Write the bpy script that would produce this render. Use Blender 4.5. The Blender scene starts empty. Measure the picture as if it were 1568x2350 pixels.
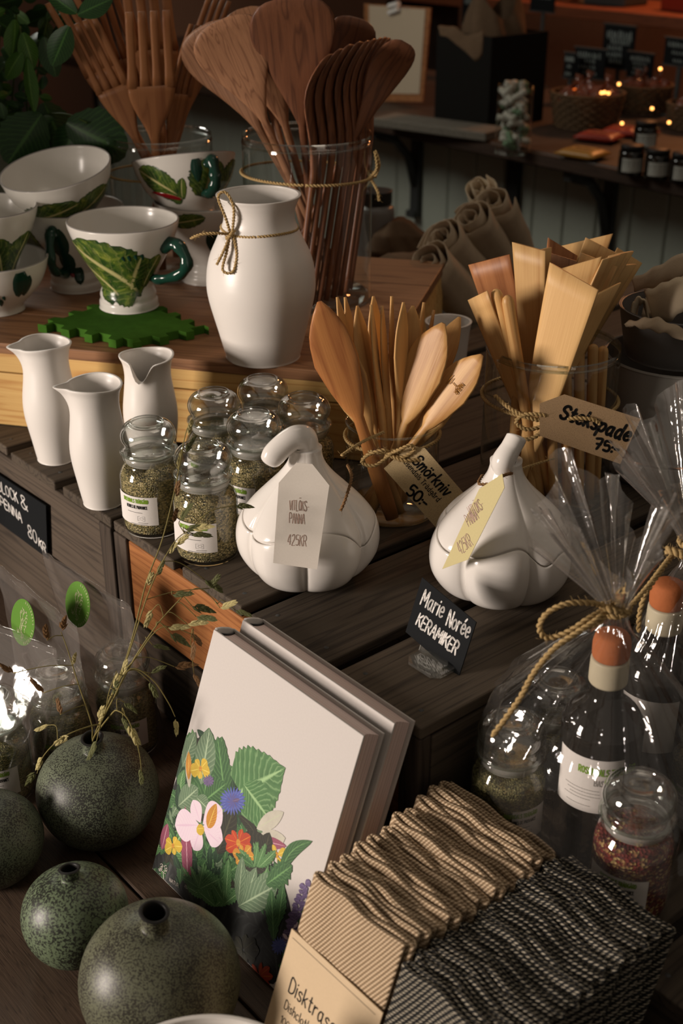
import bpy, math, random
from mathutils import Vector, Matrix, noise
import numpy as np
R = random.Random(7)
SC = bpy.context.scene
COL = SC.collection
rad, sin, cos, pi = math.radians, math.sin, math.cos, math.pi

# ---------------------------------------------------------------- camera, world, light, exposure
FPX, W, H = 2900.0, 1568, 2350        # focal length in pixels of the 1568x2350 frame
PITCH, CAMZ = rad(27.0), 0.68         # z = 0 is the top of the crates; the floor is at -1.02
cam_d = bpy.data.cameras.new('camera')
cam = bpy.data.objects.new('camera', cam_d); COL.objects.link(cam)
cam.location = (0, 0, CAMZ); cam.rotation_euler = (pi/2 - PITCH, 0, 0)
cam_d.sensor_fit = 'VERTICAL'; cam_d.sensor_height = 36.0
cam_d.lens = FPX / H * 36.0
cam_d.clip_start = 0.02; cam_d.clip_end = 60
cam_d.dof.use_dof = True; cam_d.dof.focus_distance = 1.32; cam_d.dof.aperture_fstop = 6.3
SC.camera = cam

wd = bpy.data.worlds.new('world'); SC.world = wd; wd.use_nodes = True
wd.node_tree.nodes['Background'].inputs[0].default_value = (1.0, 0.86, 0.71, 1)
wd.node_tree.nodes['Background'].inputs[1].default_value = 0.175

def area(name, loc, target, sx, sy, power, color):
    d = bpy.data.lights.new(name, 'AREA'); d.shape = 'RECTANGLE'; d.size = sx; d.size_y = sy
    d.energy = power; d.color = color
    o = bpy.data.objects.new(name, d); COL.objects.link(o); o.location = loc
    o.rotation_euler = (Vector(target) - Vector(loc)).to_track_quat('-Z', 'Y').to_euler()
    return o
KEY = (1.0, 0.87, 0.77)
area('window_daylight', (-2.85, 0.08, 0.30), (0, 1.2, 0.05), 0.62, 0.38, 64, KEY)   # two panes of the shop window on the left
area('window_daylight', (-2.85, 0.08, 0.74), (0, 1.2, 0.05), 0.62, 0.38, 64, KEY)
area('counter_lamp', (1.5, 4.7, 1.5), (1.2, 4.2, 0.2), 0.3, 0.3, 18.0, (1.0, 0.36, 0.12))
area('back_fill', (-1.05, 3.0, 1.15), (0.7, 3.1, -0.1), 0.5, 0.7, 11.0, (1.0, 0.98, 0.88))   # unseen fill added at back left to lift the dark background

area('overhead_fill', (0.35, 1.45, 1.75), (0.2, 1.2, 0), 0.7, 0.7, 2.4, (1.0, 0.84, 0.66))  # unseen overhead fill, added to lift upward faces
SC.view_settings.view_transform = 'Standard'; SC.view_settings.look = 'None'
SC.view_settings.exposure = -0.14; SC.view_settings.gamma = 1.0
SC.view_settings.use_curve_mapping = False
SC.cycles.use_denoising = True
SC.cycles.transparent_max_bounces = 40
SC.cycles.max_bounces = 8; SC.cycles.diffuse_bounces = 3; SC.cycles.glossy_bounces = 4
SC.cycles.sample_clamp_indirect = 4.0
SC.cycles.caustics_reflective = False; SC.cycles.caustics_refractive = False

# ---------------------------------------------------------------- where things stand
CAM = Vector((0, 0, CAMZ)); FW = Vector((0, cos(PITCH), -sin(PITCH))); UP = Vector((0, sin(PITCH), cos(PITCH)))
def ray(u, v): return FW + Vector((1, 0, 0)) * ((u - 784) / FPX) - UP * ((v - 1175) / FPX)
def onz(u, v, z): r = ray(u, v); return CAM + r * ((z - CAMZ) / r.z)
def ony(u, v, y): r = ray(u, v); return CAM + r * (y / r.y)
def onplane(u, v, p, n): r = ray(u, v); return CAM + r * ((Vector(p) - CAM).dot(n) / r.dot(n))
C0 = Vector((.056, .90, 0)); A = Vector((-.645, .764, 0)); B = Vector((.764, .645, 0))   # crate axes: A along the row, B across it
def cw(a, b, z=0): return C0 + A * a + B * b + Vector((0, 0, z))
CROT = math.atan2(B.y, B.x)           # local x = B, local y = A
TABLE, FLOOR = -.24, -1.02

# ---------------------------------------------------------------- helpers
def tag(o, label=None, cat=None, group=None, kind=None):
    if label: o['label'] = label
    if cat: o['category'] = cat
    if group: o['group'] = group
    if kind: o['kind'] = kind
    return o
def thing(name, label, cat, loc=(0, 0, 0), rz=0, group=None, rot=None):
    o = bpy.data.objects.new(name, None); COL.objects.link(o); o.empty_display_size = .02
    o.location = loc; o.rotation_euler = rot if rot else (0, 0, rz)
    return tag(o, label, cat, group)
def obj(name, VF, m, parent=None, smooth=True, uv=None, mi=None, label=None):
    V, F = VF[0], VF[1]
    if uv is None and len(VF) > 2: uv = VF[2]
    me = bpy.data.meshes.new(name); me.from_pydata([tuple(v) for v in V], [], F)
    for mm in (m if isinstance(m, (list, tuple)) else [m]): me.materials.append(mm)
    if uv:
        l = me.uv_layers.new(name='UVMap')
        vi = np.empty(len(me.loops), dtype=np.int32); me.loops.foreach_get('vertex_index', vi)
        l.data.foreach_set('uv', np.array(uv, dtype=np.float32)[vi].ravel())
    if mi: me.polygons.foreach_set('material_index', np.array(mi, dtype=np.int32))
    if smooth: me.polygons.foreach_set('use_smooth', [True] * len(F))
    me.update()
    o = bpy.data.objects.new(name, me); COL.objects.link(o)
    if parent: o.parent = parent
    if label: o['label'] = label
    return o
def dupe(root, loc=None, rz=None, label=None):
    r = root.copy(); COL.objects.link(r)
    if loc is not None: r.location = loc
    if rz is not None: r.rotation_euler = (0, 0, rz)
    if label: r['label'] = label
    for ch in list(root.children):
        c = ch.copy(); COL.objects.link(c); c.parent = r
        for g in list(ch.children):
            d = g.copy(); COL.objects.link(d); d.parent = c
    return r
def bevel(o, w, seg=2, ang=40):
    b = o.modifiers.new('bevel', 'BEVEL'); b.width = w; b.segments = seg; b.limit_method = 'ANGLE'; b.angle_limit = rad(ang); return o
def join(*vfs):
    V, F, U = [], [], []; has = all(len(x) > 2 and x[2] for x in vfs)
    for x in vfs:
        n = len(V); V += list(x[0]); F += [tuple(i + n for i in f) for f in x[1]]
        if has: U += list(x[2])
    return (V, F, U) if has else (V, F)
def xf(VF, m):
    return ([m @ Vector(v) for v in VF[0]],) + tuple(VF[1:])
def flipf(VF): return (VF[0], [tuple(reversed(f)) for f in VF[1]]) + tuple(VF[2:])
def box(x0, x1, y0, y1, z0, z1):
    V = [(x, y, z) for z in (z0, z1) for y in (y0, y1) for x in (x0, x1)]
    return V, [(0, 2, 3, 1), (4, 5, 7, 6), (0, 1, 5, 4), (2, 6, 7, 3), (0, 4, 6, 2), (1, 3, 7, 5)]
def grid(nu, nv, fn, closeu=False, uvs=True):
    V, F, U = [], [], []
    for j in range(nv):
        for i in range(nu):
            s = i / (nu if closeu else nu - 1); t = j / (nv - 1)
            V.append(Vector(fn(s, t))); U.append((s, t))
    for j in range(nv - 1):
        for i in range(nu if closeu else nu - 1):
            k = (i + 1) % nu
            F.append((j*nu + i, j*nu + k, (j+1)*nu + k, (j+1)*nu + i))
    return V, F, U
def smooth_prof(p, k=4):
    """Catmull-Rom through profile points; a repeated point keeps a corner."""
    out = []
    n = len(p)
    for i in range(n - 1):
        p0, p1, p2, p3 = p[max(i-1, 0)], p[i], p[i+1], p[min(i+2, n-1)]
        if p1 == p2: continue
        for j in range(k):
            t = j / k
            out.append(tuple(.5 * ((2*b) + (-a+c)*t + (2*a-5*b+4*c-d)*t*t + (-a+3*b-3*c+d)*t**3) for a, b, c, d in zip(p0, p1, p2, p3)))
    out.append(tuple(p[-1])); return out
def lathe(prof, n=48, k=4, fn=None):
    """spin (r, z) about z; angle 0 looks at -Y, positive towards +X."""
    p = smooth_prof(prof, k) if k > 1 else prof
    V, F = [], []
    for r, z in p:
        for i in range(n):
            t = 2*pi*i/n; rr = max(r, 0.0)
            v = (rr*sin(t), -rr*cos(t), z)
            V.append(fn(v, t, rr) if fn else v)
    for j in range(len(p) - 1):
        for i in range(n):
            k2 = (i+1) % n
            F.append((j*n+i, j*n+k2, (j+1)*n+k2, (j+1)*n+i))
    return V, F
def catmull(P, k=6, closed=False):
    P = [Vector(p) for p in P]; n = len(P); out = []
    for i in range(n if closed else n - 1):
        if closed: p0, p1, p2, p3 = P[i-1], P[i], P[(i+1) % n], P[(i+2) % n]
        else: p0, p1, p2, p3 = P[max(i-1, 0)], P[i], P[i+1], P[min(i+2, n-1)]
        for j in range(k):
            t = j/k; out.append(.5*((2*p1)+(p2-p0)*t+(2*p0-5*p1+4*p2-p3)*t*t+(3*p1-p0-3*p2+p3)*t**3))
    if not closed: out.append(P[-1])
    return out
def frames(P, closed=False):
    n = len(P); T = []
    for i in range(n):
        a = P[i-1] if (i > 0 or closed) else P[i]; b = P[(i+1) % n] if (i < n-1 or closed) else P[i]
        d = b - a; T.append(d.normalized() if d.length > 1e-9 else Vector((0, 0, 1)))
    u = T[0].orthogonal().normalized(); out = []
    for t in T:
        u = (u - t*u.dot(t)); u = u.normalized() if u.length > 1e-6 else t.orthogonal().normalized()
        out.append((t, u, t.cross(u)))
    return out
def tube(P, r, n=8, closed=False, flat=1.0, cap=True):
    P = [Vector(p) for p in P]; fr = frames(P, closed); V, F = [], []; m = len(P)
    for i, p in enumerate(P):
        rr = r[i] if isinstance(r, (list, tuple)) else r
        t, u, w = fr[i]
        for j in range(n):
            a = 2*pi*j/n; V.append(p + u*(rr*cos(a)) + w*(rr*flat*sin(a)))
    for i in range(m if closed else m-1):
        for j in range(n):
            k = (j+1) % n; i2 = (i+1) % m
            F.append((i*n+j, i*n+k, i2*n+k, i2*n+j))
    if cap and not closed:
        F.append(tuple(reversed(range(n)))); F.append(tuple((m-1)*n+j for j in range(n)))
    return V, F
def rope(P, r, turns_per_m=260, closed=False, k=8, fuzz=0):
    """two twisted strands along a path, with a few loose fibres"""
    Q = catmull(P, k, closed)
    L = [0]
    for i in range(1, len(Q)): L.append(L[-1] + (Q[i]-Q[i-1]).length)
    step = min(.0016, r); N = max(8, int(L[-1]/step)); Q2 = []; j = 0     # even spacing
    for i in range(N + 1):
        d = L[-1]*i/N
        while j < len(L)-2 and L[j+1] < d: j += 1
        t = (d - L[j])/max(L[j+1]-L[j], 1e-9); Q2.append(Q[j].lerp(Q[j+1], min(t, 1)))
    fr = frames(Q2); out = []
    for s in (0, 1):
        pts = []
        for i, p in enumerate(Q2):
            a = 2*pi*turns_per_m*L[-1]*i/N/2.0 + s*pi; t, u, w = fr[i]
            pts.append(p + (u*cos(a) + w*sin(a))*r*.52)
        out.append(tube(pts, r*.58, 6))
    for q in range(int(fuzz*L[-1])):
        i = R.randrange(len(Q2)); t, u, w = fr[i]; a = R.uniform(0, 2*pi); d = u*cos(a) + w*sin(a)
        e = Q2[i] + d*r*.7; f = e + d*R.uniform(.002, .005) + t*R.uniform(-.006, .006)
        out.append(tube([e, (e+f)/2 + w*.0008, f], [.00018, .00014, .00008], 3))
    return join(*out)
def prism(poly, y0, y1):
    """outline in x,z pushed from y0 to y1"""
    n = len(poly); V = [(x, y0, z) for x, z in poly] + [(x, y1, z) for x, z in poly]
    F = [tuple(range(n)), tuple(reversed(range(n, 2*n)))]
    for i in range(n): k = (i+1) % n; F.append((i, i+n, k+n, k))
    return V, F
def loft(st, n=14, p=2.6):
    """st: (z, half width x, half thickness y, centre x, centre y); rounded-rectangle sections"""
    V, F = [], []
    for z, w, h, cx, cy in st:
        for j in range(n):
            a = 2*pi*j/n; c, s = cos(a), sin(a)
            V.append((cx + w*math.copysign(abs(c)**(2/p), c), cy + h*math.copysign(abs(s)**(2/p), s), z))
    m = len(st)
    for i in range(m-1):
        for j in range(n):
            k = (j+1) % n; F.append((i*n+j, i*n+k, (i+1)*n+k, (i+1)*n+j))
    F.append(tuple(reversed(range(n)))); F.append(tuple((m-1)*n+j for j in range(n)))
    return V, F
def basis(x, y, z, o): return Matrix(((x[0], y[0], z[0], o[0]), (x[1], y[1], z[1], o[1]), (x[2], y[2], z[2], o[2]), (0, 0, 0, 1)))
def interp(tab, t):
    for (a, x), (b, y) in zip(tab, tab[1:]):
        if t <= b: return x + (y-x)*max(0, (t-a))/max(b-a, 1e-9)
    return tab[-1][1]

# stroke lettering: pen strokes on a 6-unit cap height
GL = {
'A':"0,0 2,6 4,0|.8,2.2 3.2,2.2",'B':"0,0 0,6 2.5,6 3.4,5.2 3.3,3.8 2.3,3.2 0,3.2|2.3,3.2 3.8,2.5 3.8,.8 2.6,0 0,0",
'C':"3.8,5 2.8,6 1.2,6 .1,4.5 .1,1.5 1.2,0 2.8,0 3.8,1",'D':"0,0 0,6 2,6 3.6,4.6 3.6,1.4 2,0 0,0",'E':"3.2,6 0,6 0,0 3.2,0|0,3.1 2.6,3.1",
'F':"3.2,6 0,6 0,0|0,3.1 2.6,3.1",'G':"3.8,5 2.8,6 1.2,6 .1,4.5 .1,1.5 1.2,0 2.8,0 3.8,1 3.8,2.8 2.4,2.8",'H':"0,0 0,6|3.6,0 3.6,6|0,3 3.6,3",
'I':"0,0 0,6",'J':"2.5,6 2.5,1 1.5,0 .2,.8",'K':"0,0 0,6|3.4,6 0,2.8|1.2,3.6 3.6,0",'L':"0,6 0,0 3,0",'M':"0,0 .4,6 2.4,2 4.4,6 4.8,0",'N':"0,0 0,6 3.6,0 3.6,6",
'O':"2,6 .6,5.2 0,3 .6,.8 2,0 3.4,.8 4,3 3.4,5.2 2,6",'P':"0,0 0,6 2.5,6 3.5,5.2 3.5,3.6 2.5,2.8 0,2.8",'R':"0,0 0,6 2.5,6 3.4,5.2 3.4,3.8 2.4,3 0,3|1.8,3 3.6,0",
'S':"3.5,5.1 2.6,6 1,6 .1,5 .4,3.7 3.1,2.5 3.6,1.2 2.7,0 .9,0 0,.9",'T':"0,6 4,6|2,6 2,0",'U':"0,6 0,1.4 1.2,0 2.6,0 3.7,1.4 3.7,6",'V':"0,6 2,0 4,6",
'Y':"0,6 2,3 4,6|2,3 2,0",'&':"3.8,0 .6,4.6 1,5.8 2.2,5.8 2.6,4.8 .2,2 .2,.8 1.2,0 2.6,.2 3.8,2.2",
'0':"2,6 .6,5.2 0,3 .6,.8 2,0 3.4,.8 4,3 3.4,5.2 2,6",'1':".2,4.8 1.6,6 1.6,0",'2':".2,5 1.2,6 2.8,6 3.5,4.8 3,3.4 0,0 3.8,0",
'4':"2.8,0 2.8,6 0,1.8 3.9,1.8",'5':"3.5,6 .6,6 .4,3.4 2.4,3.7 3.6,2.6 3.5,1 2.2,0 .2,.4",'7':"0,6 3.7,6 1.4,0|.8,3 3,3",'8':"2,3.2 .5,4.2 .6,5.5 2,6 3.4,5.5 3.5,4.2 2,3.2 .2,2 .3,.6 2,0 3.7,.6 3.8,2 2,3.2",
'9':"3.4,4 2.4,3 1,3 .2,4.2 .6,5.6 2,6 3.2,5.4 3.5,4 3,1 1.6,0",
'a':"3,3.4 2,4 .8,3.6 .1,2 .6,.4 1.6,0 3,1.4|3,4 3,.6 3.6,0",'b':"0,6.6 0,.2 1.8,0 3,1.2 2.8,3.2 1.6,4 0,2.8",'c':"2.8,3.4 1.8,4 .6,3.4 0,2 .6,.5 1.8,0 2.9,.7",
'd':"3,3.2 2,4 .8,3.6 .1,2 .6,.4 1.6,0 3,1.4|3.2,6.6 3,.6 3.6,0",'e':".2,2 2.8,2.3 2.4,3.7 1.4,4 .4,3.2 0,1.8 .6,.4 1.8,0 3,.7",'f':"2.6,6.2 1.6,6.4 1,5 1,0|0,3.8 2.3,3.8",
'g':"3,3.2 2,4 .6,3.6 0,2.2 .7,.8 1.8,.7 3,1.8|3.1,4 3,-1 1.8,-2.2 .2,-1.4",'h':"0,6.6 0,0|0,2.4 1.4,3.9 2.6,3.4 2.8,0",'i':".2,4 .2,0|.2,5.4 .3,5.7",
'k':"0,6.6 0,0|2.6,3.9 0,1.8|.9,2.4 2.8,0",'l':".2,6.6 .2,0",'m':"0,4 0,0|0,2.4 1.2,3.9 2.1,3.2 2.1,0|2.1,2.4 3.3,3.9 4.2,3.2 4.3,0",'n':"0,4 0,0|0,2.4 1.4,3.9 2.6,3.4 2.8,0",
'o':"1.6,4 .4,3.2 0,2 .5,.6 1.6,0 2.7,.6 3.2,2 2.8,3.3 1.6,4",'p':"0,4 -.2,-2.4|0,2.6 1.3,4 2.8,3.4 3,1.8 2,.2 .1,.6",'r':"0,4 0,0|0,2.4 1.1,3.8 2.2,3.8",
's':"2.6,3.5 1.6,4 .4,3.5 .5,2.5 2.3,1.7 2.5,.6 1.4,0 .1,.5",'t':"1,5.8 1,.8 1.8,0 2.6,.4|0,4 2.3,4",'u':"0,4 .1,1 1,0 2.6,1.2|2.7,4 2.8,0",'v':"0,4 1.4,0 2.9,4",'y':"0,4 1.5,.4|2.9,4 .6,-2.2",
':':".2,.3 .3,.6|.2,2.9 .3,3.2",'-':"0,2.4 2.2,2.4",'.':"0,0 .2,.1",'%':"0,0 3.6,6|.8,6 0,5.2 .8,4.4 1.6,5.2 .8,6|2.8,1.6 2,.8 2.8,0 3.6,.8 2.8,1.6",
"'":".2,6 0,4.8",
}
ACC = {'Ä':('A',"1,7.3 1.2,7.5|2.8,7.3 3,7.5"),'Å':('A',"2,6.4 1.3,7.1 2,7.8 2.7,7.1 2,6.4"),'Ö':('O',"1,7.3 1.2,7.5|2.8,7.3 3,7.5"),'ö':('o',".6,5.4 .8,5.6|2.2,5.4 2.4,5.6"),
       'ä':('a',".6,5.4 .8,5.6|2.2,5.4 2.4,5.6"),'å':('a',"1.6,4.8 1,5.4 1.6,6 2.2,5.4 1.6,4.8"),'é':('e',"1.2,5 2.2,6.2")}
def glyph(c):
    s = GL[ACC[c][0]] + '|' + ACC[c][1] if c in ACC else GL.get(c, '')
    return [[tuple(map(float, q.split(','))) for q in l.split()] for l in s.split('|') if l]
def strokes(text, h, sx=1.0, gap=1.5, wob=0.0, slant=0.0):
    """list of polylines in metres, baseline at y = 0, start x = 0; and the width"""
    out, x, k = [], 0.0, h/6.0
    for c in text:
        if c == ' ': x += 2.6*sx; continue
        g = glyph(c); mx = max([p[0] for l in g for p in l] or [2])
        dy = R.uniform(-wob, wob); sc = 1 + R.uniform(-wob, wob)*.25
        for l in g: out.append([((x + p[0]*sx + slant*p[1])*k, (p[1]*sc + dy)*k) for p in l])
        x += (mx + gap)*sx
    return out, (x - gap*sx)*k
def ink(lines, w, curve=True):
    """flat pen strokes with round ends in x,y (z = 0)"""
    V, F = [], []
    for l in lines:
        q = [Vector((p[0], p[1], 0)) for p in l]
        if curve and len(q) > 2: q = catmull(q, 4)
        for i in range(len(q)-1):
            d = q[i+1]-q[i]
            if d.length < 1e-9: continue
            s = Vector((-d.y, d.x, 0)).normalized()*w/2; n = len(V)
            V += [q[i]-s, q[i+1]-s, q[i+1]+s, q[i]+s]; F.append((n, n+1, n+2, n+3))
        for p in q:
            n = len(V)
            V += [p + Vector((cos(a*pi/3)*w/2, sin(a*pi/3)*w/2, 0)) for a in range(6)]; F.append(tuple(range(n, n+6)))
    return V, F
def write(text, h, w, x=0, y=0, sx=.8, wob=0, slant=0, center=False, curve=True, gap=1.5):
    l, wd_ = strokes(text, h, sx, gap, wob, slant)
    if center: x -= wd_/2
    V, F = ink([[(a+x, b+y) for a, b in q] for q in l], w, curve)
    return V, F
# ---------------------------------------------------------------- materials
class N:
    def __init__(s, name):
        s.m = bpy.data.materials.new(name); s.m.use_nodes = True; s.t = s.m.node_tree; s.b = s.t.nodes['Principled BSDF']; s.o = s.t.nodes['Material Output']
    def n(s, ty, **k):
        x = s.t.nodes.new(ty)
        for a, v in k.items():
            if a.startswith('i_'):
                kk = a[2:]; x.inputs[int(kk) if kk.isdigit() else kk.replace('_', ' ')].default_value = v
            else: setattr(x, a, v)
        return x
    def l(s, a, b): s.t.links.new(a, b)
    def set(s, **k):
        for a, v in k.items(): s.b.inputs[a.replace('_', ' ')].default_value = v
        return s
    def coord(s, scale=(1, 1, 1), kind='Object', rot=(0, 0, 0)):
        c = s.n('ShaderNodeTexCoord'); mp = s.n('ShaderNodeMapping'); s.l(c.outputs[kind], mp.inputs[0])
        mp.inputs['Scale'].default_value = scale; mp.inputs['Rotation'].default_value = rot; return mp.outputs[0]
    def noise(s, vec, scale, detail=4, rough=.55, dist=0):
        x = s.n('ShaderNodeTexNoise'); s.l(vec, x.inputs['Vector'])
        x.inputs['Scale'].default_value = scale; x.inputs['Detail'].default_value = detail; x.inputs['Roughness'].default_value = rough; x.inputs['Distortion'].default_value = dist
        return x.outputs[0]
    def wave(s, vec, scale, dist, detail=2, dscale=1, typ='BANDS', direction='X'):
        x = s.n('ShaderNodeTexWave', wave_type=typ)
        if typ == 'BANDS': x.bands_direction = direction
        s.l(vec, x.inputs[0])
        for i, v in ((1, scale), (2, dist), (3, detail), (4, dscale)): x.inputs[i].default_value = v
        return x.outputs[1]
    def ramp(s, f, stops, interp='LINEAR'):
        x = s.n('ShaderNodeValToRGB'); s.l(f, x.inputs[0]); e = x.color_ramp.elements; x.color_ramp.interpolation = interp
        while len(e) < len(stops): e.new(.5)
        for q, (p, c) in zip(e, stops): q.position = p; q.color = (c[0], c[1], c[2], 1) if not isinstance(c, (int, float)) else (c, c, c, 1)
        return x.outputs[0]
    def mix(s, f, a, b, blend='MIX'):
        x = s.n('ShaderNodeMix', data_type='RGBA', blend_type=blend)
        for i, v in ((0, f), (6, a), (7, b)):
            if isinstance(v, (int, float)): x.inputs[i].default_value = v
            elif isinstance(v, tuple): x.inputs[i].default_value = (v[0], v[1], v[2], 1)
            else: s.l(v, x.inputs[i])
        return x.outputs[2]
    def math(s, op, a, b=0):
        x = s.n('ShaderNodeMath', operation=op)
        for i, v in ((0, a), (1, b)):
            if isinstance(v, (int, float)): x.inputs[i].default_value = v
            else: s.l(v, x.inputs[i])
        return x.outputs[0]
    def bump(s, f, strength=.3, dist=.001):
        x = s.n('ShaderNodeBump'); s.l(f, x.inputs['Height']); x.inputs['Strength'].default_value = strength; x.inputs['Distance'].default_value = dist
        s.l(x.outputs[0], s.b.inputs['Normal']); return x
    def col(s, f): s.l(f, s.b.inputs['Base Color'])
    def rnd(s): return s.n('ShaderNodeObjectInfo').outputs['Random']

def plain(name, c, rough=.6, spec=.3, var=.0, bump=0, bscale=300):
    n = N(name); n.set(Base_Color=(*c, 1), Roughness=rough); n.b.inputs['Specular IOR Level'].default_value = spec
    v = n.coord()
    if var: n.col(n.mix(n.noise(v, 60, 3), tuple(x*(1-var) for x in c), tuple(min(1, x*(1+var)) for x in c)))
    if bump: n.bump(n.noise(v, bscale, 3), bump, .0006)
    return n.m
def ceramic(name, c, rough=.28, speck=0):
    n = N(name); n.set(Roughness=rough); n.b.inputs['Specular IOR Level'].default_value = .45; v = n.coord()
    f = n.noise(v, 25, 3); cc = n.mix(f, tuple(x*.93 for x in c), c)
    if speck:
        d = n.ramp(n.noise(v, 900, 2), [(.70, 0), (.76, 1)]); cc = n.mix(n.math('MULTIPLY', d, .35), cc, (.25, .2, .16))
    n.col(cc); wv = n.coord((1, 1, 60)); n.bump(n.noise(wv, 6, 2), .10, .0008); return n.m
def wood(name, c1, c2, axis='z', rough=.5, fine=1.0, spec=.3, var=.25, rings=1.0, bump=.12, knots=False):
    """grain runs along the local axis"""
    n = N(name); n.set(Roughness=rough); n.b.inputs['Specular IOR Level'].default_value = spec
    st = {'x': (1, 20, 20), 'y': (20, 1, 20), 'z': (20, 20, 1)}[axis]; sl = {'x': (1.2, 60, 60), 'y': (60, 1.2, 60), 'z': (60, 60, 1.2)}[axis]
    rnd = n.rnd(); off = n.n('ShaderNodeVectorMath', operation='ADD'); v0 = n.coord(st)
    k = n.n('ShaderNodeCombineXYZ'); n.l(n.math('MULTIPLY', rnd, 37.0), k.inputs[0]); n.l(n.math('MULTIPLY', rnd, 19.0), k.inputs[1]); n.l(n.math('MULTIPLY', rnd, 7.0), k.inputs[2])
    n.l(v0, off.inputs[0]); n.l(k.outputs[0], off.inputs[1]); v = off.outputs[0]
    big = n.noise(v, 2.2*rings, 2, .5, .3)
    wv = n.math('FRACT', n.math('MULTIPLY', big, 9.0*rings))
    lines = n.ramp(wv, [(0, 1), (.12, .25), (.7, 0), (1, .9)])
    fib = n.noise(n.coord(sl), 9*fine, 3, .6)
    f = n.math('ADD', n.math('MULTIPLY', lines, .55), n.math('MULTIPLY', fib, .55))
    cc = n.mix(n.ramp(f, [(.1, 0), (.9, 1)]), c1, c2)
    hs = n.n('ShaderNodeHueSaturation'); n.l(cc, hs.inputs['Color']); n.l(n.math('ADD', n.math('MULTIPLY', rnd, var*2), 1-var), hs.inputs['Value'])
    out = hs.outputs[0]
    if knots:
        vv = n.n('ShaderNodeTexVoronoi'); n.l(n.coord(tuple(7 if q == 1 else 16 for q in st)), vv.inputs[0]); vv.inputs['Scale'].default_value = 1.0
        out = n.mix(n.ramp(vv.outputs[0], [(.05, 1), (.16, 0)]), out, tuple(x*.35 for x in c2))
    n.col(out); n.bump(fib, bump, .0008); return n.m
def glass(name, tint=(.96, .98, .96), edge=(.42, .52, .47), refl=1.0, rough=.01, haze=0.0, hcol=(.8, .8, .78), bump=0, bscale=60):
    """thin glass: lets light through, darker and greener where seen edge-on, mirrors by Fresnel"""
    n = N(name); t = n.t; t.nodes.remove(n.b)
    lw = n.n('ShaderNodeLayerWeight'); lw.inputs[0].default_value = .35
    tr = n.n('ShaderNodeBsdfTransparent'); n.l(n.mix(n.ramp(lw.outputs['Facing'], [(.25, 0), (1, 1)]), tint, edge), tr.inputs[0])
    gl = n.n('ShaderNodeBsdfGlossy'); gl.inputs['Roughness'].default_value = rough; gl.inputs[0].default_value = (1, 1, 1, 1)
    fr = n.n('ShaderNodeLayerWeight'); fr.inputs[0].default_value = .5      # Schlick, the same from both sides of a thin wall
    sch = n.math('ADD', n.math('MULTIPLY', n.math('POWER', fr.outputs['Facing'], 5.0), .90), .045)
    mx = n.n('ShaderNodeMixShader'); n.l(n.math('MINIMUM', n.math('MULTIPLY', sch, refl), 1.0), mx.inputs[0]); n.l(tr.outputs[0], mx.inputs[1]); n.l(gl.outputs[0], mx.inputs[2])
    last = mx.outputs[0]
    if haze:
        df = n.n('ShaderNodeBsdfDiffuse'); df.inputs[0].default_value = (*hcol, 1); m2 = n.n('ShaderNodeMixShader'); m2.inputs[0].default_value = haze
        n.l(last, m2.inputs[1]); n.l(df.outputs[0], m2.inputs[2]); last = m2.outputs[0]
    if bump:
        b = n.n('ShaderNodeBump'); b.inputs['Strength'].default_value = bump; b.inputs['Distance'].default_value = .004
        n.l(n.noise(n.coord(), bscale, 3, .5, 1.0), b.inputs['Height']); n.l(b.outputs[0], gl.inputs['Normal']); n.l(b.outputs[0], fr.inputs['Normal'])
    n.l(last, n.o.inputs[0]); return n.m
def speckled(name, c, dark, sc=620):
    n = N(name); n.set(Roughness=.42); n.b.inputs['Specular IOR Level'].default_value = .4; v = n.coord()
    big = n.noise(v, 14, 4, .6); cc = n.mix(big, tuple(x*.75 for x in c), tuple(x*1.2 for x in c))
    sp = n.math('ADD', n.noise(v, sc, 3, .6), n.math('MULTIPLY', n.noise(v, 24, 2), .35))
    cc = n.mix(n.ramp(sp, [(.64, 0), (.73, 1)]), cc, dark); n.col(cc); n.bump(n.noise(v, sc*.8, 2), .15, .0005); return n.m
def herbs(name, stops, sc=420):
    n = N(name); n.set(Roughness=.85); v = n.coord((1, 1, 1.5))
    vo = n.n('ShaderNodeTexVoronoi'); n.l(v, vo.inputs[0]); vo.inputs['Scale'].default_value = sc
    rgb = n.n('ShaderNodeSeparateColor'); n.l(vo.outputs[1], rgb.inputs[0]); n.col(n.ramp(rgb.outputs[0], stops)); n.bump(vo.outputs[0], .9, .002); return n.m
def leafm(name, base, vein, dark, rough=.45, ribs=11.0, rand=.0):
    """leaf with a pale midrib and side veins; UV u runs base to tip, v across"""
    n = N(name); n.set(Roughness=rough); n.b.inputs['Specular IOR Level'].default_value = .35
    sp = n.n('ShaderNodeSeparateXYZ'); c = n.n('ShaderNodeTexCoord'); n.l(c.outputs['UV'], sp.inputs[0])
    d = n.math('ABSOLUTE', n.math('SUBTRACT', sp.outputs[1], .5))
    nz = n.noise(n.coord((3, 3, 3), 'UV'), 2.2, 3)
    side = n.math('FRACT', n.math('ADD', n.math('MULTIPLY', n.math('SUBTRACT', sp.outputs[0], n.math('MULTIPLY', d, .55)), ribs), n.math('MULTIPLY', nz, .5)))
    v1 = n.ramp(side, [(0, 1), (.16, .15), (.75, 0), (1, .8)]); v2 = n.ramp(d, [(.015, 1), (.05, 0)])
    cc = n.mix(n.noise(n.coord(), 55, 4, .6), dark, base); cc = n.mix(n.math('MULTIPLY', v1, .55), cc, vein); cc = n.mix(v2, cc, vein); n.col(cc)
    n.bump(v1, -.35, .001); return n.m
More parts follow.
